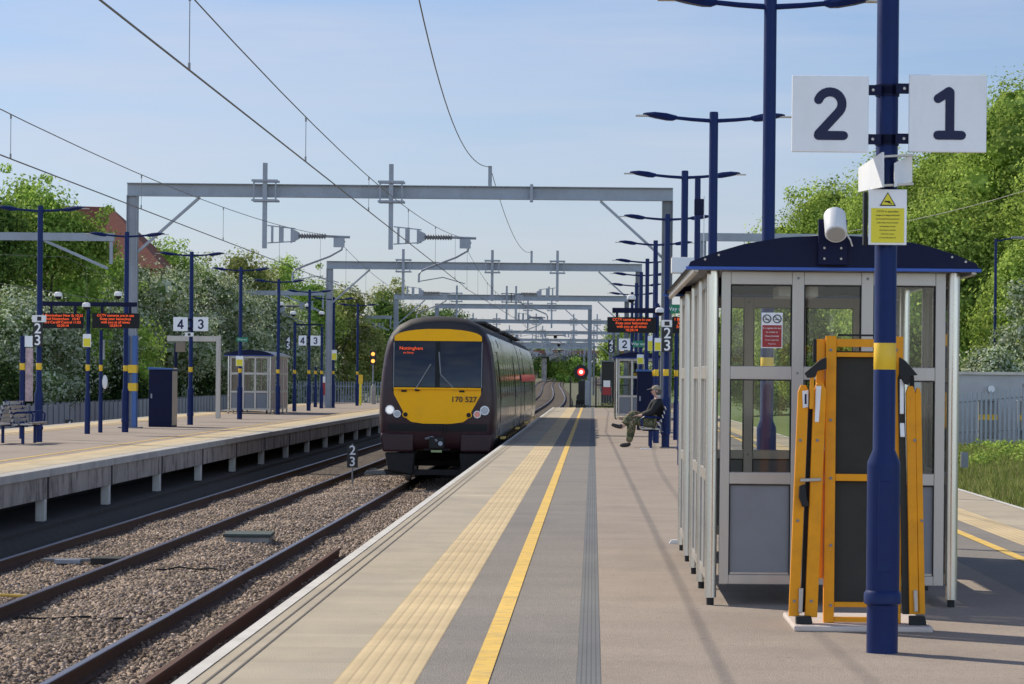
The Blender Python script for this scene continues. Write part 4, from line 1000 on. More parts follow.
    for body, ya in ((b1, 0), (b2, 24.0)):
        for s in (-1, 1):
            if ya == 0: wins = [(1.55, 2.3), (4.9, 6.7), (7.0, 8.8), (9.1, 10.9), (11.2, 13.0), (13.3, 15.1), (15.4, 16.4), (18.9, 20.9), (21.2, 22.9)]; doors = [(3.1, 4.6), (17.0, 18.5)]
            else: wins = [(.5, 2.2), (2.5, 4.3), (6.4, 8.2), (8.5, 10.3), (10.6, 12.4), (12.7, 14.5), (14.8, 16.6), (18.6, 19.8), (20.9, 21.6)]; doors = [(4.7, 6.1), (16.9, 18.3)]
            for a, b in wins:
                side_patch('window', G['dark_glass'], ya+a, ya+b, 1.02, 1.86, s, .006, body)
            for a, b in doors:
                dr = side_patch('door', G['silver'], ya+a, ya+b, .12, 2.1, s, .012, body)
                side_patch('door_pane', G['dark_glass'], ya+a+.12, (2*ya+a+b)/2-.06, .95, 1.9, s, .020, dr)
                side_patch('door_pane', G['dark_glass'], (2*ya+a+b)/2+.06, ya+b-.12, .95, 1.9, s, .020, dr)
                MB().box(min(s*1.33, s*1.42), max(s*1.33, s*1.42), ya+a, ya+b, .05+Z, .09+Z).build('step', G['yellow_line'], dr)
            side_patch('vent', G['black'], ya+5.3, ya+5.7, 2.2, 2.40, s, .006, body)
            side_patch('lower_stripe', G['silver'], ya+1.0, ya+22.8, .30, .42, s, .003, body)
        # underframe, bogies
        u_ = MB().box(-1.12, 1.12, ya+5.5, ya+17.5, -.62+Z, -.21+Z).build('underframe_equipment', G['under'], body, bevel=.03)
        for k in range(7):
            MB().box(1.10, 1.22, ya+5.7+k*1.65, ya+6.9+k*1.65, -.60+Z, -.24+Z).build('equipment_case', G['under'], body, bevel=.03)
        for bc in (3.6, 19.3):
            bg_ = MB().box(-1.12, -.98, ya+bc-1.7, ya+bc+1.7, -.52+Z, -.28+Z).box(.98, 1.12, ya+bc-1.7, ya+bc+1.7, -.52+Z, -.28+Z).box(-.98, .98, ya+bc-.3, ya+bc+.3, -.5+Z, -.3+Z).build('bogie', G['under'], body, bevel=.02)
            for dy in (-1.3, 1.3):
                for s in (-1, 1):
                    MB().tube([(s*.70, ya+bc+dy, .42), (s*.83, ya+bc+dy, .42)], .42, 24).build('wheel', G['steel_dark'], bg_, smooth=True)
                MB().tube([(-.70, ya+bc+dy, .42), (.70, ya+bc+dy, .42)], .08, 10).build('axle', G['under'], bg_)
        for k in range(2 if ya == 0 else 0, 6):
            MB().box(-.6, .75, ya+3+k*3.4, ya+4.9+k*3.4, 2.84+Z, 2.93+Z).build('roof_unit', G['roofgrey'], body, bevel=.04)
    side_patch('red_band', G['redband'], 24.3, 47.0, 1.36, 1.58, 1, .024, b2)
    return t
train = build_train(-3.5, 69.6)

# ------------------------------------------------------------------ overhead line equipment
def ibeam(mb, p0, p1, w, h, axis):
    """ I-section along x or z """
    (x0, y0, z0), (x1, y1, z1) = p0, p1
    if axis == 'x':
        mb.box(x0, x1, y0-w/2, y0+w/2, z0+h/2-.02, z0+h/2); mb.box(x0, x1, y0-w/2, y0+w/2, z0-h/2, z0-h/2+.02)
        mb.box(x0, x1, y0-.008, y0+.008, z0-h/2+.02, z0+h/2-.02)
    else:
        mb.box(x0-w/2, x0-w/2+.02, y0-h/2, y0+h/2, z0, z1); mb.box(x0+w/2-.02, x0+w/2, y0-h/2, y0+h/2, z0, z1)
        mb.box(x0-w/2+.02, x0+w/2-.02, y0-.008, y0+.008, z0, z1)
    return mb
def cantilever(par, x, y, dirn, zi, reach, detail=True):
    """ insulated bracket with curved registration arm """
    ca = MB().box(min(x, x+dirn*.5), max(x, x+dirn*.5), y-.02, y+.02, zi+.28, zi+.30) if False else MB()
    ca.bar((x+dirn*.08, y, zi+.28), (x+dirn*.85, y, zi+.20), .03).bar((x+dirn*.08, y, zi-.20), (x+dirn*.85, y, zi-.15), .03)
    ca.box(min(x+dirn*.18, x+dirn*.24), max(x+dirn*.18, x+dirn*.24), y-.04, y+.04, zi-.2, zi+.28)
    ca.box(min(x+dirn*.40, x+dirn*.52), max(x+dirn*.40, x+dirn*.52), y-.05, y+.05, zi-.17, zi+.26)
    ca.prism([(x+dirn*.72, zi-.2), (x+dirn*.72, zi+.22), (x+dirn*.95, zi+.10), (x+dirn*.95, zi-.08)], y-.05, y+.05)
    co = ca.build('cantilever', G['steel'], par, world=True)
    ins = MB()
    N = 11; pts = []; rs = []
    for i in range(N*2+1):
        pts.append((x+dirn*(.92+i*.035), y, zi)); rs.append(.085 if i % 2 else .04)
    ins.tube(pts, rs, 12).build('insulator', G['steel_dark'], co, world=True, smooth=False)
    ar = MB().tube([(x+dirn*1.65, y, zi), (x+dirn*reach, y, zi-.02)], .035, 8)
    ar.box(min(x+dirn*(reach-.45), x+dirn*(reach-.15)), max(x+dirn*(reach-.45), x+dirn*(reach-.15)), y-.03, y+.03, zi-.30, zi-.04)
    ar.tube([(x+dirn*(reach-.15), y, zi-.12), (x+dirn*(reach-.22), y, zi-.36), (x+dirn*(reach-.55), y, zi-.55), (x+dirn*(reach-1.2), y, zi-.80), (x+dirn*(reach-1.5), y, zi-.93), (x+dirn*(reach-1.56), y, zi-1.02), (x+dirn*(reach-1.57), y, zi-1.25)], .03, 8)
    ar.tube([(x+dirn*(reach-1.57), y, zi-1.22), (x+dirn*(reach-.9), y, zi-1.1), (x+dirn*(reach-.3), y, zi-1.27)], .015, 6)
    ar.build('registration_arm', G['steel'], co, world=True, smooth=True)
def stem(par, x, y, zt, zb, beam_z, w=.12):
    st = MB().box(x-w/2, x+w/2, y-.28, y-.17, zb, zt).build('drop_mast', G['steel'], par, world=True)
    b = MB()
    for zz in (beam_z+.26, beam_z-.28):
        b.box(x-.36, x+.36, y-.36, y-.29, zz-.03, zz+.03)
        b.box(x-.36, x+.36, y+.17, y+.22, zz-.03, zz+.03)
    for xx in (x-.3, x+.3): b.box(xx-.02, xx+.02, y-.30, y-.25, beam_z-.25, beam_z+.23)
    b.build('clamp', G['steel'], st, world=True)
def gantry(label, y, x0, x1, z, stems, blue=False, h=.36, w=.30):
    t = thing('overhead_line_gantry', label, 'gantry', (x0, y, 0))
    zb = -1.2
    for x in (x0, x1):
        up = ibeam(MB(), (x, y, zb if y > 160 else 0.0), (x, y, z-h/2-.002), w, .3, 'z').build('upright', G['steel'] if x < 0 else G['steel_dark'], t, world=True)
        MB().box(x-.3, x+.3, y-.3, y+.3, (zb if y > 160 else 0.0), (zb if y > 160 else 0.0)+.03).build('base_plate', G['steel_dark'], up, world=True)
        if blue and x < 0:
            bp = MB().box(x-.17, x-.05, y-.16, y+.16, .035, 2.55).box(x+.05, x+.17, y-.16, y+.16, .035, 2.55).build('blue_cladding', G['light_blue'], up, world=True)
            for za, zc in ((1.52, 1.74), (1.02, 1.24)):
                MB().box(x-.172, x+.172, y-.165, y+.163, za, zc).build('yellow_band', G['yellow'], up, world=True)
    ibeam(MB(), (x0-w/2, y, z), (x1+w/2, y, z), .28, h, 'x').build('beam', G['steel'], t, world=True)
    for x, s in ((x0, 1), (x1, -1)):
        MB().bar((x+s*.12, y, z-1.75), (x+s*1.85, y, z-.2), .13, .07).build('brace', G['steel'], t, world=True)
    for st in stems:
        if st[0] == 'm': stem(t, st[1], y, z+.75, z-1.6, z)
        elif st[0] == 's':
            MB().box(st[1]-.05, st[1]+.05, y-.05, y+.05, z+h/2, z+.74).build('short_mast', G['steel'], t, world=True)
        elif st[0] == 'c': cantilever(t, st[1], y-.22, st[2], z-1.25, st[3])
        elif st[0] == 'j':
            MB().box(st[1]-.04, st[1]+.04, y-.19, y+.19, z-.24, z+.24).build('joint_plate', G['steel'], t, world=True)
    return t
gs = [('m', -9.08), ('m', -5.61), ('s', -2.9), ('c', -9.08, 1, 2.35), ('c', -5.61, 1, 2.35), ('j', -1.75)]
gantry('nearest overhead line gantry spanning both tracks, left leg clad in blue', 85.5, -12.75, 2.0, 6.58, gs, True)
gantry('second overhead line gantry, behind the nearest one', 143, -12.2, 2.05, 6.6, [('m', -8.8), ('m', -4.7), ('s', -2.9), ('m', -1.7), ('c', -8.8, 1, 2.2), ('c', -1.7, -1, 2.0)])
gantry('third overhead line gantry, its left leg above the train cab', 199, -12.7, 2.1, 6.6, [('m', -8.8), ('m', -5.0), ('s', -2.9), ('m', -5.6), ('c', -5.0, 1, 1.9)])
gantry('fourth overhead line gantry, lower and narrower with dark beam', 235, -11.9, -.3, 6.85, [('m', -5.0), ('m', -3.2)])
for i, y in enumerate((290, 345, 400, 460, 530, 610, 700, 820, 960)):
    dz = grade(y); cx = curve_x(y)
    gantry('%s overhead line gantry, far down the line' % ['fifth', 'sixth', 'seventh', 'eighth', 'ninth', 'tenth', 'eleventh', 'twelfth', 'thirteenth'][i], y, -13+cx-random.uniform(0, 2), 1.5+cx+random.uniform(0, 3), 6.6+dz+random.uniform(-.4, .4),
           [('m', -9+cx), ('m', -5.3+cx), ('m', -1.8+cx), ('c', -5.3+cx, 1, 2.1), ('m', -11.2+cx), ('c', -9+cx, 1, 2.2), ('m', .4+cx), ('c', -1.8+cx, -1, 2.0), ('s', -7+cx)])
def side_gantry(label, y, x0, x1, z, post_left=True):
    t = thing('side_gantry', label, 'gantry', (x1, y, -1.2))
    ibeam(MB(), (x0, y, -1.2), (x0, y, z-.002), .2, .2, 'z').build('upright', G['steel'], t, world=True)
    MB().box(x1-.05, x1+.05, y-.05, y+.05, -1.2 if x1 > 0 else z-.75, z-.002).build('drop_mast', G['steel'], t, world=True)
    MB().box(x0-.1, x1+.1, y-.09, y+.09, z, z+.26).build('beam', G['steel'], t, world=True)
    MB().bar((x0+.1, y, z-1.4), (x0+1.8, y, z), .09).bar((x1-.1, y, z-.9), (x1-2.2, y, z), .09).build('brace', G['steel'], t, world=True)
    m_ = (x0+x1)/2
    if y > 110: cantilever(t, x1-.4, y, -1, z-.6, 2.2)
    return t
side_gantry('galvanised beam crossing left of the nearest gantry, above the far left track', 102, -30, -15.9, 5.85)
side_gantry('galvanised beam crossing before the white blossom, left of the second gantry', 175, -26, -15.3, 6.0)
side_gantry('small galvanised beam left of the train before dark trees', 244, -24, -16, 6.0)
side_gantry('thin grey beam behind the lamp columns over the right track', 100, 3.5, 9.6, 5.95)

def mess_z(Y, a=-1.5, b=85.5):
    m_ = (a+b)/2; h_ = (b-a)/2
    return 4.53 + .80*((Y-m_)/h_)**2
def wires(label, xc, spans, z=4.02, near=True):
    t = thing('overhead_wires', label, 'overhead wires', (xc, 0, z))
    cw = []; mw_ = []; dr = []
    for k, (a, b) in enumerate(spans):
        nn = 20
        for i in range(nn+1):
            Y = a + (b-a)*i/nn; f = i/nn
            st = .18*(-1)**k*(1-2*f) + (0 if k else .06)
            x = xc + st + curve_x(Y); zz = grade(Y)
            if i or not k:
                cw.append((x, Y, z+zz)); mw_.append((x, Y, mess_z(Y, a, b)+zz))
        nd = 8
        for i in range(nd):
            f = (i+.5)/nd; Y = a+(b-a)*f; st = .18*(-1)**k*(1-2*f) + (0 if k else .06); x = xc+st+curve_x(Y)
            if b < 300: dr.append((x, Y, z+grade(Y), mess_z(Y, a, b)+grade(Y)))
    MB().tube(cw, .0085, 6).build('contact_wire', G['wire1'], t, world=True)
    MB().tube(mw_, .0065, 6).build('messenger_wire', G['wire1'], t, world=True)
    for x, Y, z0, z1 in dr:
        MB().tube([(x, Y, z0), (x, Y, z1)], .004, 4).tube([(x, Y, z0), (x, Y, z0+.06)], .012, 5).tube([(x, Y, z1-.05), (x, Y, z1)], .012, 5).build('dropper', G['wire2'], t, world=True)
G['wire1'] = mat('copper_wire_dark', (.20, .19, .175), .5, .3, var=0)
G['wire2'] = mat('dropper_wire', (.22, .22, .22), .5, .3, var=0)
sp = [(-1.5, 85.5), (85.5, 143), (143, 199), (199, 290), (290, 345), (345, 400), (400, 460), (460, 530), (530, 610), (610, 700)]
wires('overhead wires above the near track, crossing the sky from upper left', -3.5, sp)
wires('overhead wires above the second track, entering at the left edge', -6.98, sp)
wires('overhead wires above the far left track behind the left platform', -17.3, [(20, 102), (102, 175), (175, 244)], 4.1)
def free_wire(label, pts, r_=.010):
    tag(MB().tube(pts, r_, 6).build('feeder_wire', G['wire1']), label, 'wire')
free_wire('single sagging feeder wire from the top edge down to the short mast', [(-2.0 - .9*math.sin(min(1, i/24)*math.pi/2)**1.0, 25.5 + 60*i/24, 7.3 - 1.05*(1-((i/24-.5)*2)**2)) for i in range(25)])
free_wire('single sagging feeder wire between the short masts of the first two gantries', [(-2.9, 85.5+57.5*i/16, 7.3 - .75*(1-((i/16-.5)*2)**2)) for i in range(17)])
free_wire('thin pale wire sloping across the tall trees at the right', [tuple(pt(790, 238, 100).lerp(pt(1060, 180, 82), i/10) - Vector((0, 0, .25*(1-((i/10-.5)*2)**2)))) for i in range(11)], .009)

# ------------------------------------------------------------------ trees
def leaf_mesh(name, centres, radii, nleaf, size, seed, m, parent, squash=.85, up=.25, core=0.0):
    rg = np.random.default_rng(seed)
    C_ = np.array(centres); Rr = np.array(radii)
    wgt = Rr**2; idx = rg.choice(len(C_), nleaf, p=wgt/wgt.sum())
    dirs = rg.normal(size=(nleaf, 3)); dirs /= np.linalg.norm(dirs, axis=1)[:, None]
    rad = Rr[idx] * (rg.uniform(.25, 1.0, nleaf)**.35) * (1 + .10*rg.normal(size=nleaf))
    P = C_[idx] + dirs*rad[:, None]*np.array([1, 1, squash])
    nrm = dirs*1.5 + rg.normal(size=(nleaf, 3))*.6 + np.array([0, 0, up]); nrm /= np.linalg.norm(nrm, axis=1)[:, None]
    a = np.cross(nrm, rg.normal(size=(nleaf, 3))); a /= np.linalg.norm(a, axis=1)[:, None]
    b = np.cross(nrm, a); s = rg.uniform(.5, 1.15, nleaf)[:, None]*size*.5
    V = np.stack([P - a*s, P - b*s*.6, P + a*s, P + b*s*.6], 1).reshape(-1, 3)
    if core > 0:      # leafy mass inside each clump so that the crown is not see-through
        nu, nv = 14, 9; quads = []
        for c_, r_ in zip(C_, Rr):
            if r_ < Rr.max()*.3: continue
            U_, W_ = np.meshgrid(np.linspace(0, 2*np.pi, nu+1), np.linspace(.15, np.pi-.15, nv+1))
            jr = r_*core*(1 + .13*rg.normal(size=U_.shape)); jr[:, -1] = jr[:, 0]
            S_ = np.stack([c_[0]+jr*np.sin(W_)*np.cos(U_), c_[1]+jr*np.sin(W_)*np.sin(U_), c_[2]+jr*squash*np.cos(W_)], -1)
            q_ = np.stack([S_[:-1, :-1], S_[1:, :-1], S_[1:, 1:], S_[:-1, 1:]], 2).reshape(-1, 4, 3)
            quads.append(q_)
        if quads:
            Q = np.concatenate(quads).reshape(-1, 3); V = np.concatenate([V, Q])
            nleaf += len(Q)//4
    return mesh_np(name, V, np.arange(nleaf*4), 4, m, parent)
def tree(name, label, x, y, h, rx, mtl, seed, nleaf=16000, size=.28, z0=-1.2, low=.15, group=None, nclump=42, ry=None, cat='tree'):
    rnd = random.Random(seed); ry = ry or rx
    t = thing(name, label, cat, (x, y, z0), group=group)
    cz = h*(1+low)/2; rz = h*(1-low)/2
    cs, rs = [], []
    for i in range(nclump):
        while True:
            a = Vector((rnd.uniform(-1, 1), rnd.uniform(-1, 1), rnd.uniform(-1, 1)))
            if .35 < a.length < 1: break
        a = a.normalized() * (a.length**.5)
        k = rnd.uniform(.20, .36)
        fz = 1 - .12*max(0, a.z)
        cs.append((a.x*rx*(1-k)*fz, a.y*ry*(1-k)*fz, cz + a.z*rz*(1-k*.8))); rs.append(k*rx*1.25 if rx < rz*1.3 else k*rz*1.25)
    # small sprigs that break the outline
    for i in range(nclump//4):
        a = Vector((rnd.gauss(0, 1), rnd.gauss(0, 1), rnd.gauss(.3, 1))).normalized()
        cs.append((a.x*rx*.93, a.y*ry*.93, cz + a.z*rz*.95)); rs.append(rx*rnd.uniform(.06, .13))
    leaf_mesh('crown', cs, rs, nleaf, size, seed, mtl, t, core=.44)
    tr = MB(); r0 = max(.12, h*.018)
    tr.tube([(0, 0, 0), (.02*h*rnd.uniform(-1, 1), 0, h*.35), (.03*h*rnd.uniform(-1, 1), .02*h*rnd.uniform(-1, 1), h*.8)], [r0*1.3, r0*.9, r0*.2], 8)
    for i in range(7):
        c = cs[rnd.randrange(nclump)]; zz = h*rnd.uniform(.2, .5)
        tr.tube([(0, 0, zz), (c[0]*.5, c[1]*.5, (zz+c[2])/2+.1), (c[0]*.9, c[1]*.9, c[2])], [r0*.5, r0*.3, r0*.08], 6)
    tr.build('trunk', G['bark'], t, smooth=True)
    return t
GT = 'tall lime trees on the right beyond the grey wall'
for i, (x, y, h, rx, lab) in enumerate([
        (12.8, 172, 14.2, 5.0, 'leftmost tall bright green tree, showing just right of the shelter camera'),
        (17.4, 160, 16.2, 6.0, 'bright green tree behind the shelter between the 2 and 1 signs'),
        (21.6, 148, 18.6, 6.2, 'tallest bright green tree at the right, below the 1 sign'),
        (22.5, 128, 16.5, 5.6, 'bright green tree at the right edge of the picture'),
        (25.0, 160, 20, 6.0, 'tall bright green tree behind the others at the right edge'),
        (15.0, 132, 11.6, 4.8, 'lower bright green tree behind the shelter roof end'),
        (11.0, 200, 8.5, 4.2, 'small bright green tree seen through the shelter glass'),
        (17.8, 118, 8.5, 3.6, 'shaded green tree behind the blue lamp post at the right')]):
    tree('lime_tree', lab, x, y, h, rx, G['leaf_lime'], 50+i, 90000, .20, group=GT, low=.04, nclump=80)
tree('hawthorn_bush', 'white flowering bush behind the grey wall at the right', 13.9, 108.5, 3.3, 1.5, G['blossom'], 81, 5000, .12, z0=-.4, low=.1, cat='bush')
tree('hawthorn_bush', 'pale flowering bush at the right edge above the grey wall', 15.8, 112, 6.2, 1.6, G['blossom'], 82, 6000, .13, z0=-.4, low=.1, cat='bush')
GL = 'trees and bushes behind the left platform'
lt = [
    ('broadleaf_tree', 'dark green tree at the left edge of the picture', -23.6, 118, 10.4, 3.0, 'leaf_dark', 24000, .22),
    ('broadleaf_tree', 'tall sunlit green tree left of the red roofed house', -22.0, 124, 12.0, 3.1, 'leaf_mid', 26000, .22),
    ('broadleaf_tree', 'green tree at the foot of the red roofed house', -21.6, 134, 8.2, 3.2, 'leaf_mid', 18000, .2),
    ('hawthorn_bush', 'white flowering hawthorn left of the nearest gantry leg', -22.3, 128, 7.6, 3.6, 'blossom', 20000, .18),
    ('hawthorn_bush', 'white flowering hawthorn right of the nearest gantry leg', -21.6, 148, 8.4, 4.0, 'blossom', 22000, .18),
    ('hawthorn_bush', 'large white flowering hawthorn behind the 4 and 3 signs', -20.3, 160, 8.6, 4.0, 'blossom', 26000, .18),
    ('hawthorn_bush', 'white flowering hawthorn behind the left platform shelter', -19.2, 172, 7.9, 3.9, 'blossom', 22000, .18),
    ('hawthorn_bush', 'pale flowering hawthorn behind the left display boards', -20.6, 112, 5.8, 2.8, 'blossom', 20000, .16),
    ('hawthorn_bush', 'pale flowering hawthorn between the far shelter and the second gantry leg', -18.6, 186, 6.6, 3.4, 'blossom', 20000, .18),
    ('broadleaf_tree', 'bushy green tree right of the red roofed house', -26.5, 190, 11.3, 4.4, 'leaf_mid', 22000, .24),
    ('broadleaf_tree', 'olive green tree above the white hawthorns', -22.8, 195, 11.0, 4.0, 'leaf_olive', 22000, .24),
    ('broadleaf_tree', 'rounded green tree under the hanging insulator arm', -21.0, 215, 11.4, 3.8, 'leaf_mid', 22000, .24),
    ('broadleaf_tree', 'brownish green tree behind the second gantry leg', -18.6, 225, 9.6, 3.8, 'leaf_olive', 20000, .24),
    ('broadleaf_tree', 'dark tree behind the amber lights left of the train', -17.2, 262, 9.8, 4.2, 'leaf_dark', 18000, .28),
    ('willow_tree', 'pale rounded willow just left of the third gantry', -19.5, 300, 13.0, 3.6, 'leaf_olive', 18000, .28),
    ('broadleaf_tree', 'dark green tree low behind the train roof', -15.5, 320, 10.0, 4.5, 'leaf_dark', 14000, .32),
    ]
for i in range(11):
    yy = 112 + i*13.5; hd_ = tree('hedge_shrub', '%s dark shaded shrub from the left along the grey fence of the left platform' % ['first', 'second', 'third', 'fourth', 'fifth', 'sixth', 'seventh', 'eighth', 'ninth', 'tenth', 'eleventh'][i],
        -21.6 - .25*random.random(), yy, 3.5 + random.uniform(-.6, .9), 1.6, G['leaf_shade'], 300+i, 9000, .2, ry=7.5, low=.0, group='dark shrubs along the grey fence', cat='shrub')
for i, (nm, lab, x, y, h, rx, mk_, nl, sz) in enumerate(lt):
    x *= 1.07; y *= 1.07; h *= 1.05; rx *= 1.12; nl = int(nl*1.5); sz *= .92
    tree(nm, lab, x, y, h, rx, G[mk_], 100+i, nl, sz, group=GL, low=.02, cat='bush' if 'bush' in nm else 'tree')
ft = [(-6, 760, 12, 9, 'leaf_mid', 'rounded green tree in the middle distance above the curving tracks'), (4.5, 420, 12.5, 4.2, 'leaf_lime', 'yellow green tree beyond the platform end left of the display'),
      (9.5, 330, 10.5, 4.5, 'leaf_lime', 'yellow green tree behind the display boards'), (3.4, 262, 4.5, 1.6, 'leaf_lime', 'small yellow green tree beside the red signal'),
      (-31, 620, 14, 9, 'leaf_mid', 'far green tree seen over the train roof'), (-48, 700, 15, 10, 'leaf_dark', 'far dark tree left of the train roof line'),
      (22, 640, 13, 9, 'leaf_mid', 'far green tree behind the right row of lamp columns'), (-16, 900, 13, 9, 'leaf_dark', 'farthest dark tree beyond the curving tracks')]
for i, (x, y, h, rx, mk_, lab) in enumerate(ft):
    tree('broadleaf_tree', lab, x, y, h, rx, G[mk_], 200+i, 9000, .55 if y > 500 else .3, low=.02, group='trees far down the line')
# a far-off wood that reads as one mass along the horizon
rg = np.random.default_rng(5); cs = []; rs = []
for i in range(170):
    a = rg.uniform(-1, 1); yy = rg.uniform(950, 1300)
    cs.append((a*330, yy, rg.uniform(1, 6))); rs.append(rg.uniform(4, 8))
tag(leaf_mesh('distant_wood', cs, rs, 70000, 1.5, 9, G['leaf_dark'], None), 'far-off dark wood along the horizon', 'wood', kind='stuff')
# right grass
def blades(name, xs, ys, n, hmin, hmax, seed, zf, wd=.02):
    rg = np.random.default_rng(seed); x = rg.uniform(*xs, n); y = rg.uniform(*ys, n); z = zf(x)
    h = rg.uniform(hmin, hmax, n); a = rg.uniform(0, math.pi, n); dx = np.cos(a)*wd; dy = np.sin(a)*wd
    lx = rg.normal(0, .35, n)*h; ly = rg.normal(0, .35, n)*h
    V = np.stack([np.stack([x-dx, y-dy, z], 1), np.stack([x+dx, y+dy, z], 1), np.stack([x+lx, y+ly, z+h], 1)], 1).reshape(-1, 3)
    return mesh_np(name, V, np.arange(n*3), 3, G['grassblade'])
bz = lambda x: np.interp(x, [8.5, 8.9, 9.6, 11.5, 14, 30], [-1.2, -1.05, -.92, -.78, -.68, -.6])
tag(blades('bank_grass', (8.7, 17), (60, 104), 60000, .08, .28, 4, bz, .014), 'bright green grass growing on the bank beyond the right track', 'grass', kind='stuff')
cs = [(random.uniform(10.2, 15.5), random.uniform(84, 102), 0) for _ in range(110)]
cs = [(a, b, float(bz(a)) + random.uniform(-.05, .30)*random.random()) for a, b, _ in cs]
tag(leaf_mesh('bank_weeds', cs, [random.uniform(.15, .42) for _ in cs], 16000, .10, 12, G['leaf_lime'], None), 'tangled green weeds growing at the foot of the palisade fence', 'weeds', kind='stuff')
cs = [(random.uniform(.2, 2.8), random.uniform(161, 175), random.uniform(-.9, -.2)) for _ in range(40)]
tag(leaf_mesh('end_weeds', cs, [random.uniform(.3, .6) for _ in cs], 8000, .14, 13, G['grassblade'], None), 'bright green weeds beyond the end of the main platform', 'weeds', kind='stuff')

# ------------------------------------------------------------------ right background
t = thing('palisade_fence', 'grey steel palisade fence with pointed pales on the grass bank', 'fence', (11, 103, -.5))
for i in range(42):
    x = 11.2 + i*.155; z0 = float(bz(x)) ; zt_ = 1.10 + (x-12)*.11
    MB().prism([(x-.034, z0), (x+.034, z0), (x+.034, zt_-.07), (x, zt_), (x-.034, zt_-.07)], 102.97, 102.985).build('pale', G['steel'], t, world=True)
MB().bar((11.1, 103.02, .70), (17.8, 103.02, 1.35), .05).bar((11.1, 103.02, -.25), (17.8, 103.02, .1), .05).build('rail', G['steel_dark'], t, world=True)
for x in (11.6, 14.3, 17): MB().box(x-.04, x+.04, 103.05, 103.13, -.6, 1.2+(x-12)*.11).build('post', G['steel_dark'], t, world=True)
t = thing('grey_outbuilding', 'long low pale grey building behind the palisade fence', 'building', (16, 107, -.5))
MB().box(10.2, 26, 106, 110, -.6, 1.74).build('wall', G['wall_grey'], t, world=True)
MB().box(10.1, 26.1, 105.9, 110.1, 1.741, 1.84).build('roof', G['alu'], t, world=True)
MB().tube([(13.6, 105.98, 1.25), (13.6, 105.85, 1.25)], .12, 12).build('floodlight', G['white'], t, world=True)
for k, x in enumerate((13.25, 14.62)):
    t = thing('equipment_cabinet', ['grey cabinet with yellow stripe behind the fence pales', 'grey cabinet with yellow stripe at the right edge behind the fence'][k], 'cabinet', (x, 104.2, -.4), group='cabinets behind the fence')
    MB().box(-.32, .32, -.3, .3, 0, 1.25).build('case', G['steel_dark'], t, bevel=.03)
    MB().box(-.31, .31, -.306, -.302, .62, .80).build('yellow_stripe', G['yellow'], t)
    MB().box(-.35, .35, -.33, .33, 1.251, 1.29).build('lid', G['steel'], t, bevel=.01)
t = thing('concrete_marker', 'small dark grey stump on the grass at the shelter corner', 'marker post', (pt(965, 466, 80).x, 80, -.72))
MB().prism([(-.09, 0), (.09, 0), (.09, .36), (.05, .40), (-.09, .40)], -.08, .08).build('stump', G['steel_dark'], t, bevel=.01)
t = thing('street_lamp', 'slim blue lamp post with one arm before the tall right trees', 'lamp post', (pt(996, 300, 112.5).x, 112.5, -.4))
MB().lathe([(.09, 0), (.09, 1.2), (.06, 1.3), (.05, 7.1)], 12).build('column', G['blue'], t, smooth=True)
MB().tube([(0, 0, 7.0), (.5, 0, 7.1), (1.0, 0, 7.12)], .03, 8).build('arm', G['blue'], t)
MB().box(.55, 1.05, -.1, .1, 7.08, 7.18).build('lamp_head', G['steel_dark'], t, bevel=.03)

# left background: fence, house, palisade at the platform end
t = thing('boundary_fence', 'long grey panel fence behind the left platform', 'fence', (-20, 170, -1.2))
wf = MB()
for i in range(140):
    y = 98 + i*1.2
    wf.box(-20.06, -20.0, y+.03, y+1.17, -1.25, .34+.03*math.sin(i*.4))
wf.build('panels', G['wall_grey'], t, world=True); t['kind'] = 'structure'; del t['category']
pm = MB()
for i in range(141): pm.box(-20.10, -19.96, 98+i*1.2-.028, 98+i*1.2+.028, -1.25, .40)
pm.build('posts', G['steel_dark'], t, world=True)['kind'] = 'stuff'
t = thing('palisade_fence', 'tall grey palisade fence across the end of the left platform', 'fence', (-13, 182, -1.2))
for i in range(60):
    x = -17.6 + i*.155
    MB().prism([(x-.034, -.5), (x+.034, -.5), (x+.034, 1.12), (x, 1.2), (x-.034, 1.12)], 182, 182.02).build('pale', G['steel'], t, world=True)
MB().box(-17.7, -8.3, 182.021, 182.06, .85, .92).box(-17.7, -8.3, 182.021, 182.06, -.25, -.18).build('rail', G['steel'], t, world=True)
hx, hy = pt(97, 240, 195).x, 195
t = thing('house', 'brick house with a red tiled hipped roof among the left trees', 'house', (hx-2, hy+4, -1.2))
MB().box(hx-7, hx+4.0, hy, hy+9, -1.2, 8.1).build('wall', G['brick'], t, world=True)
rz0, rz1 = 8.1, 12.2
rf = MB(); A_ = (hx-7.4, hy-.5, rz0); B_ = (hx+4.4, hy-.5, rz0); C2 = (hx+4.4, hy+9.5, rz0); D_ = (hx-7.4, hy+9.5, rz0); E_ = (hx-3.2, hy+3.2, rz1); F_ = (hx+.2, hy+4.5, rz1)
rf.v += [A_, B_, C2, D_, E_, F_]; rf.f += [(0, 1, 5, 4), (1, 2, 5), (2, 3, 4, 5), (3, 0, 4), (0, 3, 2, 1)]
rf.build('roof', G['rooftile'], t, world=True)
for wx in (hx-5, hx-1.2, hx+1.8):
    wo = MB().box(wx-.6, wx+.6, hy-.05, hy-.003, 5.6, 6.9).build('window', G['white'], t, world=True)
    MB().box(wx-.5, wx+.5, hy-.06, hy-.052, 5.7, 6.8).build('pane', G['dark_glass'], wo, world=True)

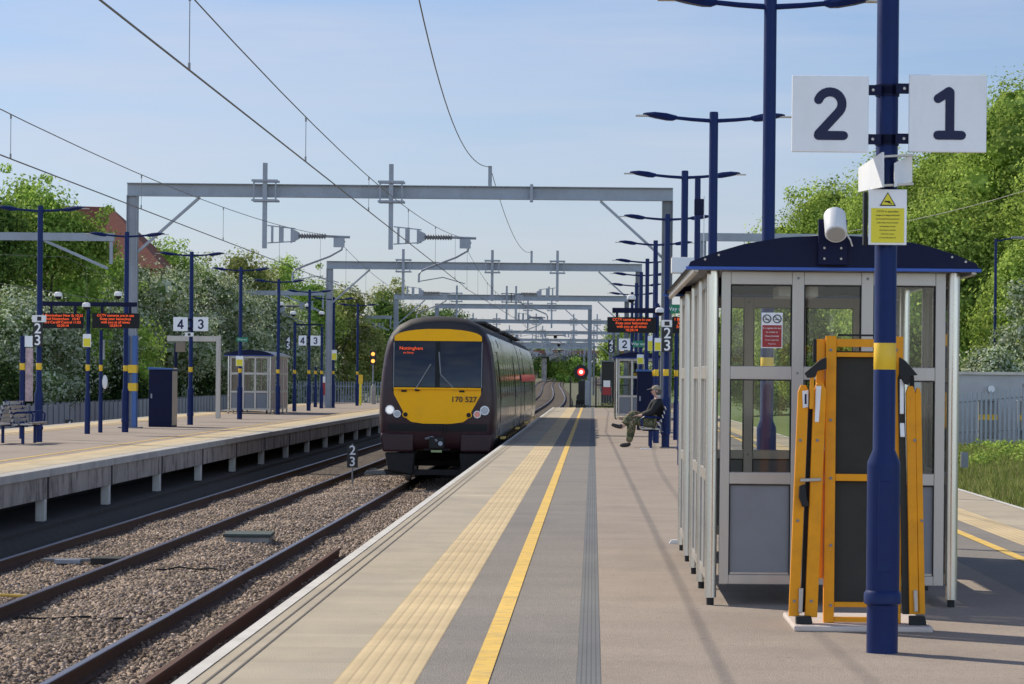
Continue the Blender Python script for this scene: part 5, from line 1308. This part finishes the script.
# ------------------------------------------------------------------ platform furniture
def cabinet(label, x0, x1, y0, y1, h, side):
    t = thing('equipment_cabinet', label, 'cabinet', ((x0+x1)/2, y0, 0)); w = (x1-x0)/2
    MB().box(-w, w, 0, y1-y0, .0, h).build('case', G['navy'], t, bevel=.015)
    MB().prism([(-w-.03, h+.001), (w+.03, h+.001), (w+.03, h+.03), (-w-.03, h+.07)], -.04, y1-y0+.04).build('lid', G['light_blue'], t, bevel=.006)
    MB().box(w+.001, w+.006, .03, y1-y0-.03, .05, h-.04).build('side_panel', side, t)
    MB().box(-w+.06, -w+.10, -.02, -.001, h*.5, h*.58).build('handle', G['steel'], t)
    MB().box(-w+.03, w-.03, -.006, -.001, .06, h-.06).build('door', G['navy'], t, bevel=.002)
cabinet('tall dark blue metal cabinet beside the third lamp column on the left platform', -12.56, -11.9, 87.6, 88.7, 1.62, mat('painted_side_reflection', (.5, .42, .34), .4, .3))  # reflected light on the right side put into a pale side colour
cabinet('tall dark blue cabinet behind the seated person', 1.28, 1.92, 90.0, 90.8, 1.70, G['navy'])

def bench(label, loc, rz):
    t = thing('metal_bench', label, 'bench', loc, rz)   # faces local -x, long axis y
    sl = MB()
    for k in range(5): sl.box(-.42+k*.082, -.42+k*.082+.07, -.9, .9, .44-.012*k, .46-.012*k)
    for y in (-.88, 0, .88): sl.box(-.42, -.02, y-.02, y+.02, .40, .425)
    sl.build('seat', G['alu'], t, bevel=.004)
    bk = MB()
    for k in range(5):
        z = .50+k*.09; x = .0+k*.03
        bk.bar((x, -.9, z), (x, .9, z), .07, .02, up=(1, 0, .3))
    bk.build('backrest', G['alu'], t)
    for y in (-.7, .7):
        MB().box(-.22, -.16, y-.03, y+.03, 0, .40).box(-.30, -.02, y-.03, y+.03, .36, .402).build('leg', G['blue'], t, bevel=.006)
        MB().bar((-.02, y, .40), (.13, y, .92), .05, .03).build('back_support', G['blue'], t)
        MB().tube([(-.38, y, .44), (-.40, y, .62), (-.34, y, .67), (-.05, y, .66), (.04, y, .62)], .022, 8).build('armrest', G['blue'], t, smooth=True)
    return t
b0 = bench('grey slatted metal bench under the seated person, with blue legs', (1.45, 67.9, 0), 0)
bb = bench('grey metal bench with blue arms facing the tracks on the left platform', (-12.12, 65.6, 0), R(180))
bb2 = bench('grey metal bench facing away from the tracks at the left edge', (-12.35, 65.2, 0), 0)

def stop_sign(txts, label, x, y, z0, z1, w, group=None):
    t = thing('car_stop_sign', label, 'sign', (x, y, z0)); h = z1-z0
    MB().box(-w/2, w/2, -.01, .01, 0, h).build('panel', G['ink'], t, bevel=.004)
    n_ = len(txts)
    for i, s in enumerate(txts):
        text(s, h/n_*1.22, G['chalk'], t, (0, -.013, h - h/n_*(i+.5)), name='numeral', bold=.004, ext=.001)
    return t
def zat(py, px, Y): return pt(px, py, Y).z
Y5 = 67.95
stop_sign(['2', '3'], 'black board with white 2 above 3 on the lamp column beside the bench', pt(668, 340, Y5).x, Y5, zat(352, 668, Y5), zat(327.5, 668, Y5), .24)
p5 = pt(667.5, 323.5, Y5)
t = thing('small_notice', 'small white box sign above the black 2 and 3 board on the right', 'sign', p5)
MB().box(-.115, .115, -.03, .02, -.075, .075).build('case', G['white'], t, bevel=.006); MB().box(-.05, .06, -.034, -.031, -.045, .045).build('pictogram', G['ink'], t)
Yl1 = 66.9
stop_sign(['2', '3'], 'black board with white 2 above 3 on the first left platform column', pt(38.5, 334, Yl1).x, Yl1, zat(346.5, 38, Yl1), zat(323, 38, Yl1), .22)
t = thing('small_notice', 'small white box sign above the black 2 and 3 board at the left', 'sign', pt(40, 318.7, Yl1))
MB().box(-.15, .15, -.03, .02, -.075, .075).build('case', G['white'], t, bevel=.006); MB().box(-.04, .05, -.034, -.031, -.045, .045).build('pictogram', G['ink'], t)
Yg = 71.6; gp = pt(353, 487, Yg)
t = thing('car_stop_marker', 'low black marker with white 2 above 3 on a thin post in the ballast', 'sign', (gp.x, Yg, -1.05))
MB().tube([(0, 0, 0), (0, 0, .98)], .018, 8).build('post', G['steel'], t)
z0, z1 = zat(467.5, 353, Yg)+1.05, zat(445, 353, Yg)+1.05
MB().box(-.125, .125, -.03, -.019, z0, z1).build('panel', G['ink'], t, bevel=.003)
text('2', .30, G['chalk'], t, (0, -.033, (z0+3*z1)/4), name='numeral', bold=.004); text('3', .30, G['chalk'], t, (0, -.033, (3*z0+z1)/4), name='numeral', bold=.004)

def led_board(label, x0, x1, z0, z1, y, lines):
    t = thing('departure_display', label, 'display board', ((x0+x1)/2, y, z0)); w = (x1-x0)/2; h = z1-z0
    MB().box(-w, w, -.09, .09, 0, h).build('case', G['black'], t, bevel=.01)
    for s in (-1, 1): MB().box(s*w*.6-.03, s*w*.6+.03, -.03, .03, h+.001, h+.20).build('hanger', G['navy'], t)
    for i, s in enumerate(lines):
        text(s, h*.235, G['led'], t, (0, -.093, h*(.84-.225*i)), name='led_line', ext=.0005, bold=.0008, wx=1.0)
    return t
LT = ['1 Birmingham New St 10:32', '2nd Nottingham   10:47', '3rd Cardiff Central 11:02', '10:29:14']
LT2 = ['CCTV cameras are in use', 'Keep your belongings', 'with you at all times', '10:29:14']
Yb = 76.4
for k, (a, b) in enumerate(((44, 84), (93.5, 140))):
    A1 = pt(a, 313, Yb); B1 = pt(b, 328.5, Yb)
    led_board(['orange lettered departure display left of the camera post, left platform', 'orange lettered departure display right of the camera post, left platform'][k], A1.x, B1.x, B1.z, A1.z, Yb, [LT, LT2][k])
def post(label, x, y, h, r0=.05, rb=.07, hb=.9, band=True, name='signal_post', cat='post', colm='blue'):
    t = thing(name, label, cat, (x, y, 0))
    MB().lathe([(rb, 0), (rb, hb), (r0, hb+.08), (r0, h)], 16).build('column', G[colm], t, smooth=True)
    if band: MB().lathe([(r0+.0015, 1.56), (r0+.0025, 1.562), (r0+.0025, 1.71), (r0+.0015, 1.712)], 16).build('yellow_band', G['yellow'], t, smooth=True)
    return t
pb = pt(87, 434, Yb)
t = post('blue post with crossbar holding two displays on the left platform', pb.x, Yb+.14, 3.25, name='display_post')
cb0, cb1 = pt(41, 304, Yb).x - pb.x, pt(137, 304, Yb).x - pb.x
MB().box(cb0, cb1, -.05, .05, 3.15, 3.26).build('crossbar', G['navy'], t, bevel=.008)
cctv_sign('small yellow camera notice on the left display post', pb.x, Yb-.03, zat(347, 87, Yb), zat(334, 87, Yb), .20, False)
def dome(label, x, y, z, r_=.09):
    t = thing('dome_camera', label, 'camera', (x, y, z))
    MB().lathe([(r_*.5, r_*.95), (r_*.9, r_*.7), (r_, .2*r_), (r_*.95, -.1*r_)], 16).build('housing', G['white'], t, smooth=True)
    MB().sphere((0, 0, -.1*r_), r_*.8, 12).build('bubble', G['dark_glass'], t, smooth=True)
    MB().tube([(0, 0, r_*.9), (0, .03, r_*1.3), (0, .1, r_*1.4)], .015, 6).build('arm', G['navy'], t)
for k, (px, py, YY, lab) in enumerate([(59, 296, Yb, 'white dome camera on the left end of the display crossbar'), (87, 306.5, Yb-.2, 'white dome camera at the top of the left display post'), (119, 295.5, Yb, 'white dome camera on the right end of the display crossbar'),
        (632, 299, 72, 'white dome camera above the right hand display board'), (660.5, 312, 71, 'white oval camera on the thin post beside the right display'),
        (282, 305, 133, 'white camera beside the fifth left platform column'), (294, 314, 128, 'white camera on the post behind the left shelter'), (322.5, 314, 140, 'white camera near the second gantry leg'), (308.5, 306.5, 133, 'white camera on the sixth left platform column')]):
    p = pt(px, py, YY); dome(lab, p.x, YY, p.z, .105 if YY < 100 else .13)
p = pt(101, 430, 78.5)
t = post('thin blue post with white oval mirror right of the left display post', p.x, 78.5, zat(330, 101, 78.5), r0=.045, rb=.055, name='mirror_post')
MB().sphere((.11, -.03, 1.28), .13, 14, (.55, .25, 1.4)).build('mirror', G['white'], t, smooth=True)
MB().box(.05, .10, -.05, -.03, 1.85, 2.35).build('plate', G['steel'], t)
p = pt(22.5, 439, 70.3)
t = post('dark blue post of a poster board at the left edge', p.x, 70.3, zat(336, 22, 70.3), r0=.06, rb=.06, name='poster_board', cat='poster board')
MB().box(.07, .24, -.02, .02, .85, zat(348, 28, 70.3)).build('poster', mat('poster_print', (.42, .30, .30), .5, var=.5, scale=9), t)
MB().box(.04, .24, -.03, .01, zat(347, 28, 70.3)+.003, zat(336, 28, 70.3)).build('header', G['sign_white'], t, bevel=.004)
# number signs 4 / 3 on left platform
Y3 = 91.3
a = pt(174, 331, Y3); b = pt(188.5, 317.2, Y3); num_sign('4', 'white square sign reading 4, left of the third left platform column', a.x, b.x, a.z, b.z, Y3, -11.9, group=None)
a = pt(194, 331, Y3); b = pt(209, 317.2, Y3); num_sign('3', 'white square sign reading 3, right of the third left platform column', a.x, b.x, a.z, b.z, Y3, -11.9)
Y6 = 130.5
a = pt(332, 347.7, Y6); b = pt(343.6, 336, Y6); num_sign('4', 'small distant white sign with a 4 left of a blue column', -12.42, -12.02-.07, 2.75, 3.17, Y6, -12.0)
num_sign('3', 'small distant white sign with a 3 right of a blue column', -12+.08, -12+.50, 2.75, 3.17, Y6, -12.0)
p = pt(190, 334.5, Y3)
t = thing('small_notice', 'small white box sign below the 4 and 3 signs', 'sign', (p.x, Y3, p.z)); MB().box(-.13, .13, -.03, .02, -.06, .06).build('case', G['white'], t, bevel=.006)
MB().box(-.04, .04, -.034, -.031, -.035, .035).build('pictogram', G['ink'], t)
# inverted-L grey mirror frame
Yq = 106
p = pt(218.7, 418, Yq); q = pt(168, 338.5, Yq)
t = thing('driver_monitor_frame', 'grey galvanised inverted L frame right of the 4 and 3 signs', 'monitor frame', (p.x, Yq, 0))
MB().box(-.08, .08, -.08, .08, 0, zat(336, 218, Yq)).build('upright', G['alu'], t, bevel=.01)
MB().box(q.x-p.x, -.081, -.08, .08, zat(341.5, 200, Yq), zat(336, 200, Yq)).build('crossbar', G['alu'], t, bevel=.01)
MB().box(q.x-p.x+.3, q.x-p.x+.62, -.1, .06, zat(352, 190, Yq), zat(342, 190, Yq)).build('monitor', mat('tan_screen_case', (.22, .17, .12), .6), t, bevel=.01)
p = pt(176, 400, 109)
post('dark post behind the blue cabinet of the left platform', p.x, 109, 2.6, .06, .07, name='camera_post', colm='navy')
def exit_sign(label, p, w=.4, h=.14, arrow=True):
    t = thing('exit_sign', label, 'sign', p)
    MB().box(-w/2, w/2, -.01, .01, -h/2, h/2).build('panel', G['green'], t, bevel=.003)
    text('Way out', h*.62, G['chalk'], t, (0, -.012, 0), ext=.0005)
exit_sign('green way out sign on the fourth left platform column', pt(243, 339.5, 104.2))
cctv_sign('small yellow notice on the fourth left platform column', -11.9, 104.2, zat(366, 240, 104), zat(356, 240, 104), .24, False)
stop_sign(['4', '5'], 'black board with white 4 above 5 beside the left shelter roof', pt(289, 343, 126).x, 126, zat(349.5, 289, 126), zat(337, 289, 126), .22)
for px, py, YY, h_, lab in [(295, 412, 128, 3.7, 'blue camera post at the right end of the left shelter'), (316, 407, 146, 1.9, 'short blue post between two far left platform columns'), (322, 407, 141, 3.7, 'blue camera post before the second gantry leg')]:
    p = pt(px, py, YY); post(lab, p.x, YY, h_, .06, .085, name='camera_post')
p = pt(308, 310, 131); MB().box(-.0, 1.15, -.03, .03, 3.55, 3.62).build('crossbar', G['navy'], [o for o in bpy.data.objects if o.get('label', '').startswith('blue camera post at the right end')][0])
cctv_sign('small yellow notice on the far column by the second gantry leg', pt(335, 350, 142.7).x, 142.7, zat(360, 335, 142.7), zat(350, 335, 142.7), .24, False)
p = pt(325, 392, 150); t = thing('prohibition_sign', 'small red and white sign by the foot of the second gantry', 'sign', (p.x, 150, 0))
MB().tube([(0, 0, 0), (0, 0, 1.6)], .03, 8).build('post', G['steel'], t); MB().box(-.2, .2, -.04, -.031, .55, 1.15).build('red_field', G['red'], t); MB().box(-.2, .2, -.04, -.031, 1.153, 1.45).build('white_field', G['sign_white'], t)
p = pt(361, 405, 158)
t = thing('yellow_help_post', 'slim yellow post near the end of the left platform', 'help point', (p.x, 158, 0))
MB().tube([(0, 0, 0), (0, 0, 1.2)], .06, 10).build('post', G['hi_yellow'], t); MB().box(-.12, .12, -.08, .08, 1.1, 1.55).build('head', G['yellow'], t, bevel=.02)
p = pt(373.5, 390, 172)
t = thing('platform_signal_light', 'pair of lit amber lamps on a thin post left of the train', 'signal', (p.x, 172, -.6))
MB().tube([(0, 0, 0), (0, 0, 3.1)], .04, 8).build('post', G['steel'], t)
zz = [zat(354, 373, 172)+.6, zat(361, 373, 172)+.6]
MB().box(-.17, .17, -.05, .15, zz[1]-.2, zz[0]+.2).build('backboard', G['ink'], t, bevel=.02)
for z_ in zz: MB().tube([(0, -.051, z_), (0, -.09, z_)], .105, 16).build('lamp', G['lamp_amber'], t)
for k, px in enumerate((374, 386)):
    p = pt(px, 405, 165); t = thing('concrete_post', ['short grey round post under the amber lamps', 'short grey round post beside the train front'][k], 'post', (p.x, 165, -.2), group='short round grey posts')
    MB().lathe([(.14, 0), (.14, 1.1), (.10, 1.2), (.04, 1.25)], 12).build('post', G['concrete'], t, smooth=True)
p = pt(70, 417, 100); t = thing('small_black_number_sign', 'tiny black sign with white 4 at the foot of the grey fence', 'sign', (p.x, 100, -1.1))
MB().tube([(0, 0, 0), (0, 0, .9)], .02, 8).build('post', G['steel'], t); MB().box(-.12, .12, -.04, -.021, .75, 1.1).build('panel', G['ink'], t); text('4', .3, G['chalk'], t, (0, -.043, .93), bold=.004)

# right hand group behind the seated person
Yr = 72
A1 = pt(608, 317, Yr); B1 = pt(656.5, 333, Yr)
led_board('orange lettered departure display above the far end of the main platform', A1.x, B1.x, B1.z, A1.z, Yr, LT2)
A1 = pt(672, 319, Yr); 
led_board('orange lettered departure display right of the bench column, mostly behind the shelter', A1.x+.02, A1.x+1.12, B1.z, B1.z+.38, Yr, LT)
p = pt(659.5, 440, Yr)
t = post('blue post with crossbar holding the two displays on the main platform', 1.47, Yr+.14, 3.25, name='display_post')
MB().box(pt(613, 310, Yr).x-1.47, 1.3, -.05, .05, 3.02, 3.14).build('crossbar', G['navy'], t, bevel=.008)
t = post('thin blue camera post just left of the bench column', pt(655.5, 440, 75).x, 75, 4.3, .045, .06, name='camera_post')
t = post('tall blue camera post rising between the fourth and third right lamp columns', pt(696, 440, 57.7).x, 57.7, 5.25, .055, .08, name='camera_post')
MB().box(-.06, .12, -.06, .06, 4.55, 4.85).build('bracket', G['navy'], t, bevel=.01); MB().tube([(.12, -.05, 4.9), (.12, -.05, 3.3)], .008, 5).build('cable', G['white'], t)
cctv_sign('yellow camera notice left of the black 2 and 3 board', pt(658.5, 345, 70).x, 70, zat(351, 658, 70), zat(338, 658, 70), .15, False)
cctv_sign('yellow notice lower left, before the distant shelter', pt(641, 358, 92).x, 92, zat(364, 641, 92), zat(354.5, 641, 92), .20, False)
cctv_sign('pale yellow notice above the dark blue cabinet', pt(651, 345, 84).x, 84, zat(351, 651, 84), zat(336, 651, 84), .14, False)
stop_sign(['4', '5'], 'black board with white 4 above 5 left of the far right shelter', pt(612, 346, 96).x, 96, zat(352.5, 612, 96), zat(340, 612, 96), .2)
a = pt(620.5, 349.5, 104); b = pt(630, 339, 104)
t = thing('platform_number_sign', 'small distant white sign with a blue 2 above the far shelter', 'sign', ((a.x+b.x)/2, 104, (a.z+b.z)/2))
MB().box(-.19, .19, -.012, .012, -.19, .19).build('panel', G['sign_white'], t, bevel=.005); numeral('2', .25, G['sign_blue'], t, (0, -.0142, 0)); MB().box(.19, .6, .013, .03, -.03, .03).build('bracket', G['navy'], t)
exit_sign('green way out sign above the far shelter', pt(639, 344, 98), .34, .2)
exit_sign('green way out sign right of the bench column', pt(677, 309, 69), .28, .2)
p = pt(676.5, 420, 76); post('slim blue post right of the bench column', p.x, 76, 2.9, .05, .065, name='camera_post')
t = thing('parcel_box', 'small white lidded box stuck high on the roof edge of the shelter', 'box', pt(681, 270, 27.3))
MB().box(-.08, .12, -.1, .1, -.03, .11).build('case', G['white'], t, bevel=.008)

# platform end: gates, red signal, notice
Ye = 156.5
t = thing('end_gate', 'dark metal gate and railings across the end of the main platform', 'gate', (0, Ye, 0))
for px in (571, 596.5):
    p = pt(px, 405, Ye); MB().box(p.x-.04, p.x+.04, Ye-.04, Ye+.04, -.05, 1.55).build('gate_post', G['ink'], t, world=True)
for i in range(36):
    x = -1.15 + i*.13
    if -1.0 < x < .2 and False: continue
    MB().box(x-.012, x+.012, Ye-.012, Ye+.012, .05, 1.25 if x > .15 else .15+.0).build('bar', G['steel_dark'], t, world=True)
MB().box(-1.2, 3.5, Ye-.03, Ye+.03, .04, .10).box(.15, 3.5, Ye-.03, Ye+.03, 1.12, 1.18).build('rail', G['ink'], t, world=True)
p = pt(583, 372, 161)
t = thing('railway_signal', 'railway signal showing a round red light at the platform end', 'signal', (p.x, 161, -1.1)); o_ = p.z+1.1
MB().tube([(.05, .1, 0), (.05, .1, o_)], .07, 10).build('post', G['steel_dark'], t)
MB().tube([(-.06, .0, o_), (-.06, -.10, o_)], .38, 28).build('head', G['ink'], t, smooth=True)
MB().tube([(-.06, -.101, o_), (-.06, -.12, o_)], .19, 24).build('red_lamp', G['lamp_red'], t)
MB().tube([(-.06, -.121, o_), (-.06, -.13, o_)], .10, 20).build('lamp_centre', G['lamp_core'], t)
MB().box(-.2, .22, -.1, .1, o_-1.1, o_-.45).build('indicator_box', G['ink'], t, bevel=.03)
MB().tube([(-.0, -.1, o_-1.35), (-.0, .1, o_-1.35)], .30, 20).build('lower_head', G['ink'], t); MB().box(-.33, .33, -.12, .1, o_-1.9, o_-1.45).build('equipment_box', G['under'], t, bevel=.05)
t = thing('location_case', 'grey metal case on a post right of the red signal', 'cabinet', (pt(588, 400, 159).x, 159, -.1))
MB().box(-.12, .12, -.1, .1, .2, 1.45).box(-.05, .05, -.05, .05, 0, .2).build('case', G['steel'], t, bevel=.02)
t = thing('warning_notice', 'small red and white notice on the platform end fence', 'sign', (pt(607.5, 388, 156).x, 156.4, 0))
MB().box(-.17, .17, -.03, -.02, zat(387, 607, 156), zat(380.5, 607, 156)).build('white_field', G['sign_white'], t); MB().box(-.22, .22, -.03, -.02, zat(395, 607, 156), zat(387, 607, 156)-.003).build('red_field', G['red'], t)
t = thing('relay_hut', 'dark brown equipment hut beyond the platform end', 'hut', (pt(609, 380, 172).x, 172, -1.2))
MB().box(-.38, .40, 0, 2.2, 0, 3.6).build('wall', mat('dark_hut', (.05, .045, .04), .8), t, bevel=.02); MB().box(-.45, .47, -.07, 2.27, 3.601, 3.68).build('roof', G['steel_dark'], t)
MB().box(-.2, .2, -.02, -.002, .5, 2.6).build('door', mat('dark_hut_door', (.035, .035, .035), .6), t)
# road bridge far down the line
t = thing('road_bridge', 'low grey road bridge far down the line behind the gantries', 'bridge', (0, 760, 0))
gz = grade(760)
MB().box(-60, 40, 755, 765, 4.9+gz, 5.8+gz).build('deck', mat('bridge_concrete', (.12, .11, .11), .9), t, world=True)
MB().box(-60, 40, 754.8, 754.95, 5.8+gz, 6.6+gz).build('parapet', G['brick'], t, world=True)
for x in (-24, -12, 6, 18): MB().box(x-.6, x+.6, 755.5, 764.5, -2, 4.59+gz).build('pier', G['stained'], t, world=True)

# small cup / litter
tag(MB().prism([(0, 0), (.10, .0), (.12, .02), (.07, .035), (.02, .03)], 0, .08).build('litter', G['white'], loc=None), 'small white scrap of litter at the left foot of the shelter', 'litter')
o = bpy.data.objects['litter']; q = pt(673, 541, 28.2); o.location = (q.x-.03, 28.2, .001)
o = copy_tree(o); q = pt(640, 449, 66.5); o.location = (q.x, 66.0, .001); o.scale = (2.2, 2, .5); o['label'] = 'small pale scrap of litter under the bench'

# ------------------------------------------------------------------ seated person (faces -x, legs crossed)
def skin(name, verts, edges, radii, m, parent, sub=2, root=0):
    me = bpy.data.meshes.new(name); me.from_pydata(verts, edges, [])
    o = bpy.data.objects.new(name, me); COL.objects.link(o); o.parent = parent; me.materials.append(m)
    o.modifiers.new('s', 'SKIN')
    for i, r_ in enumerate(radii):
        rr_ = r_ if isinstance(r_, tuple) else (r_, r_)
        me.skin_vertices[0].data[i].radius = rr_
    me.skin_vertices[0].data[root].use_root = True
    o.modifiers['s'].use_smooth_shade = True
    sb = o.modifiers.new('u', 'SUBSURF'); sb.levels = sub; sb.render_levels = sub
    return o
PX, PYY = 1.28, 67.45
t = thing('person', 'seated person in beige cap, dark jacket and camouflage trousers with crossed legs', 'person', (PX, PYY, 0))
# one continuous body: pelvis, spine, neck, head, arms, legs
V = [(0, 0, .56), (.03, 0, .70), (.11, 0, .86), (.14, 0, 1.0), (.12, 0, 1.09), (.09, 0, 1.17), (.08, 0, 1.26),     # 0-6 spine/head
     (.13, -.18, .98), (.02, -.23, .77), (-.22, -.13, .70), (-.29, -.09, .69),                                   # 7-10 near arm (towards camera)
     (.13, .18, .98), (.02, .23, .77), (-.22, .12, .71), (-.29, .07, .70),                                       # 11-14 far arm
     (-.03, -.10, .55), (-.44, -.04, .62), (-.42, .02, .36), (-.52, .04, .13), (-.60, .04, .07),                   # 15-19 near leg planted
     (-.03, .10, .56), (-.43, .02, .73), (-.62, -.08, .47), (-.70, -.10, .41)]                                    # 20-23 far leg crossed over
V[16] = (-.43, -.03, .58); V[17] = (-.45, -.02, .34); V[18] = (-.50, -.02, .11); V[19] = (-.52, -.02, .06)
E = [(0, 1), (1, 2), (2, 3), (3, 4), (4, 5), (5, 6), (3, 7), (7, 8), (8, 9), (9, 10), (3, 11), (11, 12), (12, 13), (13, 14), (0, 15), (15, 16), (16, 17), (17, 18), (18, 19), (0, 20), (20, 21), (21, 22), (22, 23)]
RD = [(.13, .15), (.12, .15), (.12, .16), (.11, .15), .055, .065, .06, .065, .05, .038, .03, .065, .05, .038, .03, .085, .065, .055, .04, .035, .085, .065, .05, .035]
skin('body', V, E, RD, G['skin'], t)
def seg(name, idx, radii, m, grow=1.0):
    vs = [V[i] for i in idx]; es = [(i, i+1) for i in range(len(vs)-1)]
    return skin(name, vs, es, radii, m, t)
# jacket (torso and sleeves as one), trousers as one
jv = [V[0], V[1], V[2], V[3], V[4], V[7], V[8], V[9], V[11], V[12], V[13]]; jv[0] = (0, 0, .60); jv[4] = (.13, 0, 1.06)
skin('jacket', jv, [(0, 1), (1, 2), (2, 3), (3, 4), (3, 5), (5, 6), (6, 7), (3, 8), (8, 9), (9, 10)], [(.17, .20), (.17, .20), (.17, .21), (.14, .19), .08, .105, .09, .065, .105, .09, .065], G['jacket'], t, 2)
tv = [(0, 0, .57), V[15], V[16], V[17], (V[18][0], V[18][1], .10), V[20], V[21], V[22]]
skin('trousers', tv, [(0, 1), (1, 2), (2, 3), (3, 4), (0, 5), (5, 6), (6, 7)], [(.17, .18), .13, .12, .10, .075, .13, .12, .08], G['camo'], t, 2)
skin('boot', [(V[18][0]+.03, -.02, .11), (V[18][0]+.0, -.02, .055), (V[18][0]-.12, -.02, .045), (V[18][0]-.20, -.02, .04)], [(0, 1), (1, 2), (2, 3)], [.055, .055, .048, .035], G['boot'], t)
skin('boot', [(-.64, -.09, .50), (-.68, -.10, .44), (-.80, -.12, .47), (-.88, -.13, .50)], [(0, 1), (1, 2), (2, 3)], [.055, .055, .045, .034], G['boot'], t)
HX = .075
hd = MB().sphere((.015, 0, 1.235), .098, 20, (1.0, .80, 1.22)); ho = hd.build('face', G['skin'], t, smooth=True); ho.location = (HX, 0, -.01)
MB().prism([(-.075, 1.25), (-.108, 1.215), (-.08, 1.205)], -.014, .014).build('nose', G['skin'], ho, bevel=.004)
for s in (-1, 1):
    MB().sphere((-.072, s*.032, 1.255), .012, 8).build('eye', G['ink'], ho); MB().sphere((.03, s*.080, 1.235), .026, 8, (.7, .4, 1.1)).build('ear', G['skin'], ho)
MB().box(-.088, -.078, -.025, .025, 1.172, 1.180).build('mouth', G['red'], ho)
MB().sphere((.035, 0, 1.235), .104, 16, (.9, .82, 1.1)).build('hair', G['hairdark'], t, smooth=True).location = (HX, 0, -.01)
cp = MB(); rows = []
for i in range(7):
    a = math.pi/2*i/6
    rows.append([(.02+.112*math.sin(a)*math.cos(b_), .094*math.sin(a)*math.sin(b_), 1.275+.095*math.cos(a)) for b_ in [2*math.pi*j/20 for j in range(21)]])
cp.grid(rows); co = cp.build('cap', G['cap'], t, smooth=True); co.location = (HX, 0, -.01)
MB().prism([(-.08, 1.285), (-.19, 1.262), (-.19, 1.270), (-.08, 1.300)], -.065, .065).build('peak', G['cap'], co, bevel=.004)
MB().lathe([(.060, 1.09), (.062, 1.13), (.055, 1.14)], 12, (.12, 0)).build('collar', G['shirt'], t, smooth=True)
# hands with fingers, resting together on the lap
for s in (-1, 1):
    base = Vector(V[10] if s < 0 else V[14]); hv = [tuple(base + Vector((.04, 0, 0))), tuple(base + Vector((-.035, 0, -.002)))]; he = [(0, 1)]; hr = [.028, (.022, .034)]
    for k, (dy, ln) in enumerate(((-.027, .060), (-.009, .070), (.009, .066), (.027, .052))):
        b0_ = len(hv); hv += [tuple(base + Vector((-.06, dy, 0))), tuple(base + Vector((-.06-ln*.6, dy, -.008))), tuple(base + Vector((-.06-ln, dy, -.03)))]
        he += [(1, b0_), (b0_, b0_+1), (b0_+1, b0_+2)]; hr += [.0095, .009, .008]
    b0_ = len(hv); hv += [tuple(base + Vector((-.01, -s*.035, .0))), tuple(base + Vector((-.05, -s*.055, -.008)))]; he += [(1, b0_), (b0_, b0_+1)]; hr += [.011, .009]
    skin('hand', hv, he, hr, G['skin'], t, 1, 0)
